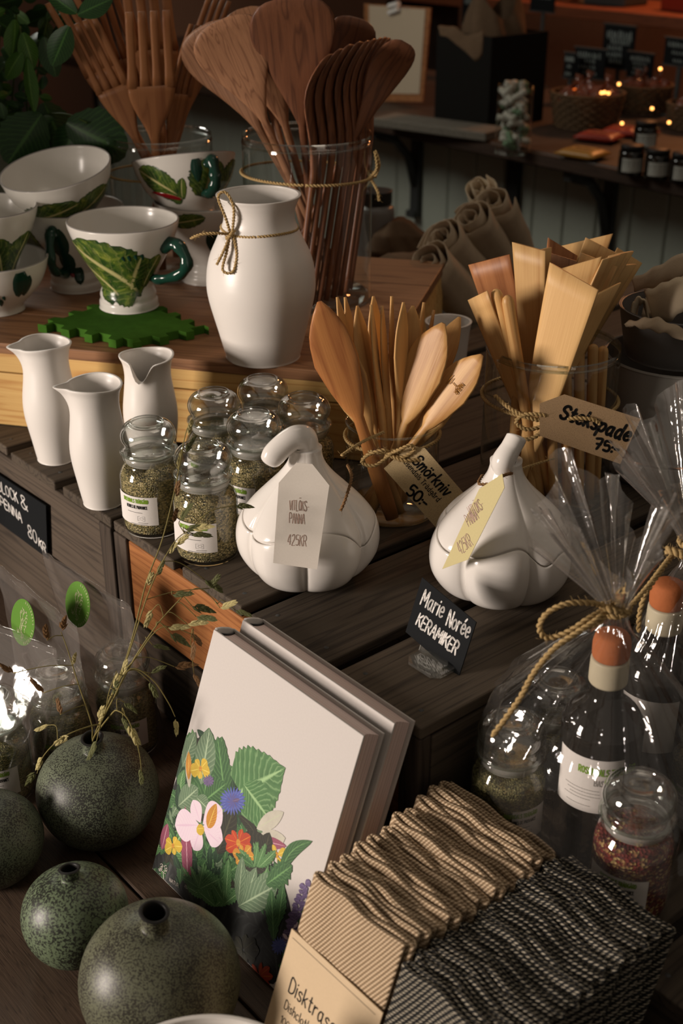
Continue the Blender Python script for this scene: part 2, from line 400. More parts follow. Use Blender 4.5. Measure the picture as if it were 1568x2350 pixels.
def glaze_leaf(name):
    """painted cabbage-leaf glaze: bottle green breaking to yellow along the veins"""
    n = N(name); n.set(Roughness=.22); n.b.inputs['Specular IOR Level'].default_value = .5
    sp = n.n('ShaderNodeSeparateXYZ'); c = n.n('ShaderNodeTexCoord'); n.l(c.outputs['UV'], sp.inputs[0])
    d = n.math('ABSOLUTE', n.math('SUBTRACT', sp.outputs[1], .5)); v = n.coord()
    nz = n.noise(v, 45, 5, .65, 1.2)
    side = n.math('FRACT', n.math('ADD', n.math('MULTIPLY', n.math('SUBTRACT', sp.outputs[0], n.math('MULTIPLY', d, .8)), 8.0), n.math('MULTIPLY', nz, 1.6)))
    base = n.ramp(nz, [(.32, (.008, .028, .010)), (.46, (.032, .085, .014)), (.58, (.10, .16, .022)), (.72, (.36, .38, .07))])
    cc = n.mix(n.math('MULTIPLY', n.ramp(side, [(0, 1), (.10, .2), (.85, 0), (1, .8)]), .32), base, (.50, .50, .16))
    cc = n.mix(n.ramp(d, [(.02, 1), (.05, 0)]), cc, (.55, .50, .22))
    edge = n.math('MAXIMUM', n.ramp(d, [(.38, 0), (.5, 1)]), n.ramp(sp.outputs[0], [(.0, 1), (.12, 0)]))
    cc = n.mix(n.math('MULTIPLY', edge, .75), cc, (.008, .03, .014)); n.col(cc); n.bump(side, .4, .001); return n.m
def knit(name, c_hi, c_lo, us, vs, slant=.5, lo=.35, hi=.6, noise_w=.25, rough=.9):
    """slanted stitches; UV in centimetres"""
    n = N(name); n.set(Roughness=rough); n.b.inputs['Specular IOR Level'].default_value = .1
    sp = n.n('ShaderNodeSeparateXYZ'); c = n.n('ShaderNodeTexCoord'); n.l(c.outputs['UV'], sp.inputs[0])
    row = n.math('MULTIPLY', sp.outputs[1], vs); fl = n.math('FLOOR', row); fv = n.math('FRACT', row)
    uu = n.math('ADD', n.math('ADD', n.math('MULTIPLY', sp.outputs[0], us), n.math('MULTIPLY', fl, .37)), n.math('MULTIPLY', fv, slant)); fu = n.math('FRACT', uu)
    a = n.math('ABSOLUTE', n.math('SUBTRACT', fu, .5)); b = n.math('ABSOLUTE', n.math('SUBTRACT', fv, .5))
    nz = n.noise(n.coord((1, 1, 1), 'UV'), 9, 3)
    h = n.math('SUBTRACT', n.math('SUBTRACT', 1.0, n.math('ADD', n.math('MULTIPLY', a, 1.55), n.math('MULTIPLY', b, .8))), n.math('MULTIPLY', nz, noise_w))
    n.col(n.mix(n.ramp(h, [(lo, 0), (hi, 1)]), c_lo, c_hi)); n.bump(h, .9, .0016); return n.m

MT = {}
MT['white'] = ceramic('white_glaze', (.78, .74, .69), .35)
MT['garlic'] = ceramic('garlic_glaze', (.80, .76, .71), .16)
MT['cupwhite'] = ceramic('cup_glaze', (.76, .73, .67), .2)
MT['greenglaze'] = ceramic('dark_green_glaze', (.010, .045, .030), .12)
MT['greyglaze'] = ceramic('grey_glaze', (.29, .27, .245), .30, speck=1)
MT['greyglaze2'] = ceramic('dark_grey_glaze', (.15, .142, .135), .34, speck=1)
MT['red'] = plain('red_glaze', (.25, .008, .012), .2, .5)
MT['leafglaze'] = glaze_leaf('leaf_glaze')
MT['sage'] = speckled('sage_speckle', (.125, .145, .095), (.022, .022, .018))
MT['moss'] = speckled('moss_speckle', (.125, .165, .095), (.02, .022, .016), 430)
MT['olive'] = speckled('olive_speckle', (.115, .12, .075), (.025, .022, .016))
MT['nearblack'] = plain('dark_inside', (.012, .011, .010), .5)
MT['glass'] = glass('jar_glass', (.985, .99, .985), (.80, .87, .83), 1.5)
MT['stopper'] = glass('stopper_glass', (.985, .99, .985), (.62, .70, .66), 2.4)
MT['glasswide'] = glass('vase_glass', (.98, .985, .98), (.74, .79, .76), 1.0)
MT['cello'] = glass('cellophane', (.985, .98, .975), (.82, .80, .78), 1.4, .06, .014, (.75, .70, .65), .45, 34)
MT['cellosheet'] = glass('cellophane_flat', (.975, .97, .965), (.78, .76, .74), 1.7, .09, .040, (.75, .70, .65), .22, 22)
MT['acrylic'] = glass('clear_acrylic', (.96, .965, .95), (.74, .77, .74), 1.6, .02, .05)
MT['seal'] = glass('cloudy_seal', (.62, .62, .58), (.4, .42, .40), .8, .2, .42, (.62, .60, .55))
MT['bottleglass'] = N('dark_bottle_glass').set(Base_Color=(.010, .008, .006, 1), Roughness=.05).m
MT['walnut'] = wood('walnut', (.215, .085, .040), (.085, .033, .018), 'z', .42, 1.2, .35, .2, .8)
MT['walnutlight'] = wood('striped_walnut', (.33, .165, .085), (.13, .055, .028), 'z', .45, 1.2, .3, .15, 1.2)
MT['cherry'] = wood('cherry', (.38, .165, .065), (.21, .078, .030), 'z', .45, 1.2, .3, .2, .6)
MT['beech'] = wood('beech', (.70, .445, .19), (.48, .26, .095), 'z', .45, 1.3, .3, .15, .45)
MT['juniper'] = wood('juniper', (.68, .41, .16), (.40, .19, .06), 'z', .42, 1.3, .3, .15, .5)
MT['amber'] = wood('knotty_juniper', (.46, .20, .062), (.27, .095, .030), 'z', .4, 1.2, .35, .1, .6)
MT['cratex'] = wood('crate_board', (.098, .076, .054), (.035, .027, .021), 'x', .75, 1.0, .2, .25, .8, .5)
MT['cratey'] = wood('crate_side_board', (.085, .064, .046), (.030, .023, .018), 'y', .75, 1.0, .2, .25, .8, .5)
MT['cratez'] = wood('crate_post', (.075, .056, .042), (.030, .023, .018), 'z', .75, 1.0, .2, .2, .8, .5)
MT['orangey'] = wood('orange_fir_board', (.40, .165, .055), (.20, .068, .022), 'y', .6, 1.0, .2, .1, 1.0, .4)
MT['pine'] = wood('pine_board', (.74, .50, .19), (.50, .25, .075), 'x', .55, 1.0, .25, .12, .7, .2, True)
MT['pinetop'] = wood('brown_pine_top', (.34, .17, .08), (.15, .068, .033), 'x', .5, 1.0, .3, .15, .8, .25)  # top boards browner than the pine front
MT['table'] = wood('table_wood', (.085, .055, .036), (.030, .019, .013), 'y', .55, 1.2, .3, .1, 2.2, .4)
MT['counter'] = wood('counter_wood', (.060, .036, .024), (.022, .014, .011), 'y', .5, 1.0, .3, .1)
MT['greyplank'] = wood('grey_plank', (.17, .15, .12), (.09, .08, .065), 'y', .7, 1.0, .2, .1)
MT['panel'] = plain('painted_panelling', (.43, .455, .385), .55, .3, .06)
MT['panelgap'] = plain('dark_gap', (.03, .03, .028), .8)
MT['iron'] = plain('painted_iron', (.05, .052, .050), .5)
def twine_mat(name, c1, c2):
    n = N(name); n.set(Roughness=.9); n.b.inputs['Specular IOR Level'].default_value = .1; v = n.coord()
    n.col(n.mix(n.noise(v, 700, 3), c2, c1)); n.bump(n.noise(v, 1500, 2), .6, .0005); return n.m
MT['twine'] = twine_mat('jute_twine', (.58, .42, .20), (.30, .19, .075))
MT['twinedark'] = twine_mat('brown_twine', (.30, .17, .08), (.15, .08, .035))
def paper(name, c, fl=.0):
    n = N(name); n.set(Roughness=.85); n.b.inputs['Specular IOR Level'].default_value = .15; v = n.coord()
    cc = n.mix(n.noise(v, 500, 3), tuple(x*.9 for x in c), c)
    if fl: cc = n.mix(n.ramp(n.noise(v, 1100, 2), [(.56, 0), (.66, 1)]), cc, tuple(x*.5 for x in c))
    n.col(cc); n.bump(n.noise(v, 900, 2), .12, .0004); return n.m
MT['kraft'] = paper('kraft_card', (.42, .28, .155), 1); MT['kraftlight'] = paper('light_kraft_card', (.56, .42, .23), 1)
MT['tagwhite'] = paper('white_card', (.74, .68, .60)); MT['tagcream'] = paper('cream_card', (.60, .52, .27))
MT['paper'] = paper('label_paper', (.74, .70, .66)); MT['cover'] = paper('book_cover', (.60, .56, .53))
MT['band'] = paper('paper_band', (.60, .46, .30))
MT['clippaper'] = paper('notice_paper', (.50, .40, .29))
MT['chalk'] = plain('chalkboard', (.010, .011, .012), .75, .08); MT['chalkink'] = plain('chalk_pen', (.72, .69, .65), .8)
MT['black'] = plain('black_ink', (.015, .014, .013), .7, .2); MT['brownink'] = plain('faded_ink', (.46, .32, .26), .8, .1)
MT['burn'] = plain('branded_mark', (.33, .15, .03), .7, .1); MT['greenink'] = plain('green_ink', (.19, .33, .03), .7, .1); MT['greyink'] = plain('grey_ink', (.30, .28, .26), .8, .1)
MT['lightink'] = plain('faint_ink', (.63, .57, .51), .8, .1)
def pages_mat():
    n = N('page_edges'); n.set(Roughness=.8); sp = n.n('ShaderNodeSeparateXYZ'); c = n.n('ShaderNodeTexCoord'); n.l(c.outputs['Object'], sp.inputs[0])
    v = n.n('ShaderNodeCombineXYZ'); n.l(n.math('MULTIPLY', sp.outputs[2], 1.0), v.inputs[2]); f = n.noise(v.outputs[0], 900, 4, .7)
    n.col(n.ramp(f, [(.38, (.45, .33, .30)), (.5, (.74, .57, .53)), (.60, (.85, .75, .70))])); n.bump(f, .4, .0008); return n.m
MT['pages'] = pages_mat()
MT['felt'] = plain('green_felt', (.045, .125, .015), .95, .05, .35, .8, 700)
MT['herb'] = herbs('dried_herbs', [(.0, (.04, .035, .018)), (.3, (.15, .13, .05)), (.6, (.27, .22, .09)), (.85, (.40, .31, .14)), (1, (.52, .43, .23))])
MT['herbgreen'] = herbs('dried_green_herbs', [(.0, (.045, .045, .018)), (.35, (.15, .145, .05)), (.7, (.26, .235, .09)), (1, (.42, .37, .17))], 480)
MT['chili'] = herbs('chili_flakes', [(.0, (.035, .004, .004)), (.45, (.13, .012, .010)), (.75, (.21, .028, .018)), (.9, (.38, .25, .09)), (1, (.50, .36, .16))], 330)
MT['flake'] = plain('herb_flakes', (.32, .26, .11), .9, .1, .5); MT['flakered'] = plain('pepper_flakes', (.45, .28, .10), .8, .1, .4)
MT['cork'] = plain('cork_stopper', (.42, .13, .045), .8, .2, .25, .4); MT['capsule'] = plain('cream_capsule', (.50, .44, .31), .5, .3, .1)
MT['sticker'] = plain('green_sticker', (.075, .20, .012), .45, .4); MT['stickerink'] = plain('pale_print', (.42, .46, .24), .6)
MT['beige'] = knit('beige_knit', (.74, .57, .385), (.30, .205, .12), 2.7, 4.6, .35, .20, .50, .28)
MT['darkknit'] = knit('black_knit', (.70, .62, .47), (.022, .022, .022), 2.1, 3.6, 1.0, .44, .60, .35)
MT['linen'] = plain('linen', (.40, .31, .215), .9, .1, .14, .5, 900); MT['linenlight'] = plain('pale_linen', (.58, .47, .33), .9, .1, .12, .5, 900)
MT['burlap'] = plain('burlap', (.11, .07, .042), .95, .1, .2, .8, 500); MT['darkcloth'] = plain('dark_sacking', (.028, .022, .018), .95, .1, .2)
MT['leafdeep'] = leafm('deep_green_leaf', (.018, .060, .016), (.05, .13, .03), (.008, .025, .008), .4)
MT['leafmid'] = leafm('mid_green_leaf', (.055, .16, .022), (.12, .24, .05), (.022, .07, .012), .35)
MT['stem'] = plain('plant_stem', (.05, .085, .02), .6, .2, .2)
MT['straw'] = plain('straw_stem', (.20, .165, .055), .7, .2, .3); MT['spike'] = plain('pale_oat_husk', (.42, .36, .16), .7, .2, .3); MT['spikegreen'] = plain('green_oat_husk', (.10, .105, .040), .7, .2, .35); MT['spikebrown'] = plain('brown_oat_husk', (.16, .085, .035), .7, .2, .3)
MT['bluegreenpot'] = plain('celadon_pot', (.135, .15, .10), .4, .4, .1)
# ---------------------------------------------------------------- the room
def struct(name, VF, m, parent=None, smooth=False):
    o = obj(name, VF, m, parent, smooth); o['kind'] = 'structure'; return o
def abox(a0, a1, b0, b1, z0, z1):      # box in crate axes, world coordinates
    V, F = box(b0, b1, a0, a1, z0, z1); return [cw(y, x, z) for x, y, z in V], F
def crate_frame(name, a, b, z, parent=None):
    o = bpy.data.objects.new(name, None); COL.objects.link(o); o.location = cw(a, b, z); o.rotation_euler = (0, 0, CROT); o.parent = parent; return o
def cbox(name, a0, a1, b0, b1, z0, z1, m, parent, bev=.0015, org=(0, 0, 0)):
    """board of a thing built in crate axes (local x = b, y = a); origin at its own middle"""
    c = ((b0+b1)/2, (a0+a1)/2, (z0+z1)/2)
    o = obj(name, box(b0-c[0], b1-c[0], a0-c[1], a1-c[1], z0-c[2], z1-c[2]), m, parent, False); o.location = c
    if bev: bevel(o, bev, 2)
    return o
struct('floor', abox(-3, 6, -3, 6, FLOOR-.05, FLOOR), plain('floor_boards', (.07, .05, .04), .6))
wl = MT['wallpaint'] = plain('wall_paint', (.13, .10, .085), .8)
struct('wall_left', join(box(-1.42, -1.30, -4, -1.35, FLOOR, 2.4), box(-1.42, -1.30, 1.13, 8, FLOOR, 2.4), box(-1.42, -1.30, -1.35, 1.13, FLOOR, -.40), box(-1.42, -1.30, -1.35, 1.13, 1.7, 2.4)), wl)
bw = plain('brown_plaster', (.20, .095, .055), .8, .2, .2)
struct('wall_back', abox(-3, 11, 4.4, 4.5, FLOOR, 2.6), bw)
# half wall of painted boards that carries the counter
WB = 2.05
hw_ = thing('wall_right', None, None, cw(0, WB, 0), CROT); hw_['kind'] = 'structure'
obj('backing', box(.012, .10, -1.6, 4.1, FLOOR, .0), MT['panelgap'], hw_, False)
bm0 = None
for i in range(50):
    y = -1.5 + i*.112
    if bm0 is None:
        bm0 = obj('board', box(0, .014, -.0545, .0545, FLOOR, -.003), MT['panel'], hw_, False); bevel(bm0, .004, 1); o = bm0
    else: o = bm0.copy(); COL.objects.link(o); o.parent = hw_
    o.location = (0, y, 0)
ct = thing('counter', 'long dark wooden counter on top of the painted half wall', 'counter', cw(0, 0, 0), CROT)
cbox('counter_top', -1.6, 4.1, 1.83, 2.62, .012, .05, MT['counter'], ct, .004)
cbox('edge_strip', -1.6, 4.1, 1.822, 1.83, .018, .046, MT['counter'], ct, 0)
def bracket(a, lab):
    t = thing('shelf_bracket', lab, 'bracket', cw(a, WB-.001, 0), CROT)
    obj('wall_leg', box(-.018, 0, -.017, .017, -.27, .010), MT['iron'], t, False); obj('arm', box(-.19, -.018, -.012, .012, -.016, .011), MT['iron'], t, False)
    obj('brace', tube([(-.16, 0, -.012), (-.10, 0, -.03), (-.045, 0, -.085), (-.018, 0, -.17)], .013, 8), MT['iron'], t)
    obj('foot', box(-.034, -.018, -.017, .017, -.27, -.25), MT['iron'], t, False)
wp = cw(0, WB, 0)
def wa(u, v): q = onplane(u, v, wp, B) - C0; return q.dot(A)
bracket(wa(962, 380), 'dark iron bracket under the counter, nearer the glass of round spoons')
bracket(wa(1405, 470), 'dark iron bracket under the counter, above the linen and grey pots')
o = obj('pipe', abox(wa(1180, 500)-.022, wa(1180, 500)+.022, WB-.02, WB-.002, FLOOR, .009), MT['panelgap'], None, False); tag(o, 'dark upright batten on the painted half wall under the counter', 'batten')

# ---------------------------------------------------------------- table and crates
tb = thing('display_table', 'dark wooden table under the crates, vases and gift bags', 'table', cw(0, 0, TABLE), CROT)
for i in range(7):
    x0 = -.42 + i*.26
    cbox('plank', -.72, 1.52, x0, x0+.2575, -.035, -.0005, MT['table'], tb, .002)
for a, b in ((-.65, -.35), (-.65, 1.3), (1.45, -.35), (1.45, 1.3)): cbox('leg', a-.04, a+.04, b-.04, b+.04, FLOOR-TABLE, -.035, MT['cratez'], tb, .003)

def crate(label, a0, a1, b0, b1, gaps, orange_front=False, z0=TABLE, z1=0.0):
    t = thing('wooden_crate', label, 'crate', cw(a0, b0, z0), CROT, 'upturned crates used as display steps')
    LA, LB, Hh = a1-a0, b1-b0, z1-z0
    edges = [0] + [g-a0 for g in gaps] + [LA]
    for i in range(len(edges)-1):                   # slats of the upturned bottom
        s0 = edges[i] + (0 if i == 0 else .009); s1 = edges[i+1] - (0 if i == len(edges)-2 else .009)
        dz = R.uniform(-.0012, 0)
        o = cbox('slat', s0, s1, -.004+R.uniform(0, .004), LB+.004, Hh-.013+dz, Hh+dz, MT['cratex'], t, .002)
        for yy in (s0+.02, s1-.02):
            ng = obj('nail', lathe([(0, .0004), (.0022, .0003), (.0026, 0)], 8, 1), MT['iron'], o); ng.location = (-LB/2+.016, yy-(s0+s1)/2, .0065)
    hb = (Hh-.013-.014)/2
    for b, nm in ((0, 'front_board'), (LB-.012, 'back_board')):
        for k in range(2):
            zz = .004 + k*(hb+.006)
            mm = MT['orangey'] if (orange_front and k == 1 and b == 0) else MT['cratey']  # upper front board coloured orange, the others dark
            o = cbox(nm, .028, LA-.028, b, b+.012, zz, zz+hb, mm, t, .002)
            if mm is MT['orangey']: o['label'] = 'orange fir board'
    for a in (0, LA-.012):
        for k in range(2):
            zz = .004 + k*(hb+.006); cbox('end_board', a, a+.012, .012, LB-.012, zz, zz+hb, MT['cratex'], t, .002)
    for a in (.012, LA-.040):
        for b in (.013, LB-.041): cbox('corner_post', a, a+.028, b, b+.028, .001, Hh-.0145, MT['cratez'], t, .002)
    for a in (0.0005, LA-.0275): cbox('end_strip', a, a+.027, -.0035, .0115, .001, Hh-.0145, MT['cratez'], t, .002)
    return t
BF = .022
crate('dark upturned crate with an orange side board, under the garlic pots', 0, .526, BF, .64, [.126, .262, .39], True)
crate('dark upturned crate at the left edge, under the white carafes', .532, 1.06, BF, .64, [.655, .79, .925])
crate('dark upturned crate far right, behind the spatula glass', 0, .526, .646, 1.26, [.13, .26, .39])
crate('dark upturned crate at the back, under the rolled linen and the small white cup', .532, 1.06, .646, 1.26, [.66, .79, .92])
crate('low dark crate under the cellophane gift bags', -.44, -.012, .052, .56, [-.33, -.22, -.11], False, TABLE, -.131)

# pine box that lifts the cups and the tall vase
BXA = Vector((-.453, 1.595, 0)); BXB = Vector((.040, 1.474, 0)); bx = (BXB-BXA); BL = bx.length; brz = math.atan2(bx.y, bx.x)
pb = thing('pine_box', 'pine box lifting the cups, the tall white vase and the spoon glasses', 'box', BXA - bx.normalized()*.12, brz)
BL += .12; BD, BH = .52, .12
def bbox(name, x0, x1, y0, y1, z0, z1, m, bev=.0015):
    c = ((x0+x1)/2, (y0+y1)/2, (z0+z1)/2)
    o = obj(name, box(x0-c[0], x1-c[0], y0-c[1], y1-c[1], z0-c[2], z1-c[2]), m, pb, False); o.location = c; bevel(o, bev, 2); return o
bbox('front_board', 0, BL, 0, .018, .0005, .0765, MT['pine']); bbox('front_board', 0, BL, 0, .018, .0780, .1045, MT['pine'])
bbox('back_board', 0, BL, BD-.018, BD, .0005, .1045, MT['pine'])
ysp = [0, .118, .25, .385, BD]
for i in range(4): bbox('top_board', -.002, BL+.002, ysp[i]+(.0006 if i else -.003), ysp[i+1]-.0006, .105, .12, MT['pinetop'])
for x in (0, BL-.018): bbox('end_board', x, x+.018, .0185, BD-.0185, .0005, .1045, MT['pine'])
# ---------------------------------------------------------------- ceramics
def place(name, label, cat, loc, rz=0, group=None): return thing(name, label, cat, loc, rz, group)
ZB = .1202                                          # top of the pine box
def shell(prof, wall=.003):                        # outer profile up, then back down inside
    inner = [(max(r-wall, .0), max(z, prof[0][1]+wall*1.3)) for r, z in reversed(prof) if r > wall]
    return prof + [prof[-1]] + inner + [(0.0, prof[0][1]+wall*1.3)]
# tall white vase with a twine bow
VZ = thing('tall_vase', 'tall white earthenware vase with a twine bow round its neck', 'vase', (-.101, 1.545, ZB))
vp = [(.0, .0), (.044, .0), (.048, .003), (.0565, .035), (.0665, .075), (.0685, .10), (.064, .128), (.0535, .152), (.0455, .170), (.0435, .180), (.0445, .190), (.0485, .200), (.0515, .205), (.0520, .2065)]
def wob(v, t, r): return (v[0]*(1+.006*sin(2*t+v[2]*30)), v[1]*(1+.006*sin(2*t+1)), v[2])
obj('body', lathe(shell(vp, .0035), 72, 4, wob), MT['white'], VZ)
ring = [(.0468*sin(a), -.0468*cos(a), .166+.001*sin(3*a)) for a in [2*pi*i/24 for i in range(24)]]
obj('neck_twine', rope(ring, .0019, closed=True), MT['twine'], VZ)
kx, ky, kz = -.033, -.036, .167
obj('bow', join(rope([(kx, ky, kz), (kx-.004, ky-.010, kz+.022), (kx-.012, ky-.008, kz+.046), (kx-.003, ky-.006, kz+.051), (kx+.006, ky-.009, kz+.034), (kx+.003, ky-.004, kz+.004)], .0019, fuzz=300),
    rope([(kx, ky-.002, kz), (kx-.004, ky-.013, kz-.018), (kx-.009, ky-.022, kz-.038), (kx+.003, ky-.024, kz-.040), (kx+.008, ky-.015, kz-.022), (kx+.004, ky-.004, kz-.002)], .0019, fuzz=300),
    rope([(kx, ky-.003, kz), (kx-.016, ky-.012, kz+.004), (kx-.034, ky-.014, kz+.003), (kx-.047, ky-.010, kz-.003)], .0019, fuzz=400),
    rope([(kx, ky-.003, kz), (kx-.006, ky-.014, kz-.014), (kx-.016, ky-.02, kz-.032)], .0019, fuzz=300),
    rope([(kx-.005, ky-.004, kz-.004), (kx+.001, ky-.009, kz+.001), (kx+.005, ky-.003, kz+.005)], .0026)), MT['twine'], VZ)

# three carafes with pinched spouts
def carafe(label, loc, h, spout, twist, r0=.0335, dip=.0):
    t = thing('carafe', label, 'carafe', loc, 0, 'white carafes in front of the pine box')
    p = [(.0, 0), (.0225, 0), (.0245, .002), (.029, .030*h/.15), (.0335, .060*h/.15), (.0335, .082*h/.15), (.0300, .108*h/.15), (.0283, .125*h/.15), (.0300, .140*h/.15), (.0335, h-.002), (.0338, h)]
    sp = rad(spout)
    def fn(v, th, r):
        x, y, z = v; k = max(0, (z-h*.72)/(h*.28))
        d = (th-sp+pi) % (2*pi) - pi; g = math.exp(-(d/.30)**2)*k*k
        sc = 1 + .34*g + .010*sin(3*th+twist) + .008*sin(2*th+z*60+twist)
        lip = math.exp(-((abs(d)-.42)/.18)**2)*k*k
        return (x*sc*(1-.05*lip), y*sc*(1-.05*lip), z - dip*g + .0018*k*sin(th*2+twist))
    obj('body', lathe(shell(p, .0026), 64, 4, fn), MT['white'], t); return t
carafe('white carafe furthest left, its spout turned left', (-.369, 1.49, .0002), .156, -75, .5)
carafe('white carafe in front of the other two carafes', (-.287, 1.364, .0002), .151, -80, 2.0)
carafe('white carafe with a keyhole spout facing the viewer, behind the spice jars', (-.2385, 1.462, .0002), .150, -5, 4.0, dip=.020)

# cups painted with cabbage leaves
CUP = [(.0, 0), (.038, 0), (.0405, .002), (.0405, .010), (.0385, .0135), (.0390, .020), (.037, .026), (.036, .033), (.045, .052), (.058, .074), (.068, .094), (.0745, .112), (.0762, .121)]
BOWL = [(.0, 0), (.034, 0), (.036, .002), (.036, .008), (.044, .018), (.060, .036), (.069, .054), (.0735, .070), (.075, .076)]
def rz_at(prof, z):
    p = smooth_prof(prof, 6)
    for (r0, z0), (r1, z1) in zip(p, p[1:]):
        if z0 <= z <= z1 and z1 > z0: return r0 + (r1-r0)*(z-z0)/(z1-z0)
    return p[-1][0]
def relief(prof, th0, z0, th1, z1, wmax, jag=.12, n=30, m=11, off=.0009, seed=0, blunt=.35):
    """leaf relief on the side of a cup, from stalk (th0, z0) to tip (th1, z1); wmax in metres"""
    rr = random.Random(seed); zt = prof[-1][1]; ph = rr.uniform(0, 6)
    jl = [rr.uniform(1-jag, 1) for _ in range(n+1)]; jr = [rr.uniform(1-jag, 1) for _ in range(n+1)]
    dth, dz = th1-th0, z1-z0; rm = rz_at(prof, max(.001, min((z0+z1)/2, zt))); L = math.hypot(dth*rm, dz); ux, uz = dth*rm/L, dz/L
    V, F, U = [], [], []
    for i in range(n+1):
        s = i/n; w = wmax*(sin(pi*min(1, s*.86+.12))**.6)*(1 if s < .95 else .6)*(s < 1 or blunt)
        for j in range(m):
            t = j/(m-1)*2-1; k = (jl[i] if t < 0 else jr[i])
            q = t*w*(k if abs(t) > .8 else 1); x = s*L*ux - q*uz; z = z0 + s*L*uz + q*ux
            z = max(.003, min(zt-.0005, z)); th = th0 + x/rm; r = rz_at(prof, z) + off*(1.0 - .92*abs(t)**4) + .0005*abs(sin((s*9-abs(t)*2.5)*pi))*(1-abs(t))
            V.append((r*sin(th), -r*cos(th), z)); U.append((s, j/(m-1)))
    for i in range(n):
        for j in range(m-1): F.append((i*m+j, i*m+j+1, (i+1)*m+j+1, (i+1)*m+j))
    return V, F, U
def handle(prof, th, z_top, z_bot, out, m, parent, r=.0085):
    r0, r1 = rz_at(prof, z_top), rz_at(prof, z_bot); d = Vector((sin(th), -cos(th), 0))
    P = catmull([d*(r0-.003)+Vector((0, 0, z_top)), d*(r0+out*.55)+Vector((0, 0, z_top+.004)), d*(r0+out)+Vector((0, 0, (z_top*.62+z_bot*.38))), d*(r0+out*.62)+Vector((0, 0, z_bot*.8+z_top*.2)), d*(r1+.012)+Vector((0, 0, z_bot-.002)), d*(r1-.003)+Vector((0, 0, z_bot))], 5)
    rr = [r*(1.5-.5*min(1, i/5)) + .0012*sin(i*1.3) for i in range(len(P))]
    return obj('handle', tube(P, rr, 12, flat=.75), m, parent)
def cup(label, loc, rot, prof, leaves, hd=None, drips=(), red=None, group='leaf-painted cups on the pine box'):
    t = thing('leaf_cup', label, 'cup', loc, 0, group, rot)
    obj('body', lathe(shell(prof, .003), 72, 4), MT['cupwhite'], t)
    rimr, rimz = prof[-1]
    obj('rim_line', tube([((rimr-.0012)*sin(a), -(rimr-.0012)*cos(a), rimz+.0003) for a in [2*pi*i/60 for i in range(60)]], .0011, 6, True), MT['greyink'], t)
    for i, l in enumerate(leaves): obj('leaf_relief', relief(prof, *l, seed=int(loc[0]*1000)+i), MT['leafglaze'], t)
    if hd: handle(prof, hd[0], hd[1], hd[2], hd[3], MT['greenglaze'], t)
    for k, (th, z, s) in enumerate(drips):
        r = rz_at(prof, z)
        obj('green_drip', relief(prof, th, z+s, th+.05, max(.004, z-s*1.6), s*.8, .05, 10, 7, .0014, k), MT['greenglaze'], t)
    if red: obj('red_stalk', relief(prof, *red, .05, 14, 7, .0019, 3), MT['red'], t)
    return t
# angle 0 faces the viewer, positive to the right
cup('leaf-painted footed cup standing on the green felt mat', (-.298, 1.713, .1325), (0, 0, 0), CUP,
    [(.55, .030, -1.15, .100, .047), (.25, .026, .50, .086, .032), (-.2, .026, -1.9, .10, .034), (.75, .036, .95, .084, .016)], (rad(63), .094, .047, .033),
    [(.22, .0855, .0035), (.36, .0860, .0032), (.50, .0855, .0035), (.10, .0850, .003)])
cup('lower footed cup of the left stack, its green handle facing the viewer', (-.395, 1.845, ZB), (0, 0, 0), CUP,
    [(-1.0, .04, -1.5, .115, .03), (1.3, .03, 1.6, .11, .04)], (rad(-12), .098, .036, .016), [(-.2, .085, .02), (-.1, .05, .014), (.25, .03, .01)], (-.05, .030, .10, .026, .003))
cup('wide leaf-painted bowl tilted on top of the left stack of cups', (-.398, 1.838, .222), (rad(11), rad(-7), 0), [(r*1.07, z*1.05) for r, z in BOWL],
    [(-.9, .02, .55, .050, .024), (.3, .02, 1.3, .055, .024), (-1.0, .016, -1.6, .07, .018), (1.0, .02, 2.2, .05, .026)])
cup('lower footed cup of the right stack behind the vase bow', (-.203, 1.885, ZB), (0, 0, 0), CUP,
    [(1.2, .03, .8, .11, .03), (-.6, .10, .1, .112, .012)], None, [(.25, .075, .014), (.4, .06, .010), (.6, .09, .012)], None)
cup('wide leaf-painted bowl with a red stalk tilted on the right stack', (-.224, 1.870, .2235), (rad(-15), rad(-6), 0), [(r*1.02, z*1.05) for r, z in BOWL],
    [(-.15, .026, -.95, .068, .022), (-.05, .02, -.45, .03, .012), (-.05, .02, .05, .048, .008), (.6, .02, .75, .072, .034), (1.3, .02, 1.6, .07, .03)], (rad(38), .066, .026, .010),
    [(.36, .060, .012)], (-.1, .020, -.9, .034, .0042))
cup('lower bowl of the stack cut by the left edge of the picture', (-.490, 1.735, ZB), (0, 0, 0), [(r*1.05, z*.98) for r, z in BOWL],
    [(-.6, .01, -.1, .05, .03), (-.2, .008, -.6, .045, .02)], None, [(.28, .035, .004), (.35, .026, .005), (.42, .034, .003), (.75, .055, .015), (.9, .05, .012)])
cup('upper cup of the stack cut by the left edge of the picture', (-.492, 1.735, .149), (rad(1), rad(1), 0), [(r*.94, z*.98) for r, z in CUP],
    [(.75, .02, .35, .09, .024), (1.2, .02, 1.3, .09, .03), (.2, .012, .9, .03, .012)], (rad(-8), .105, .035, .012), [(-.1, .10, .010)])
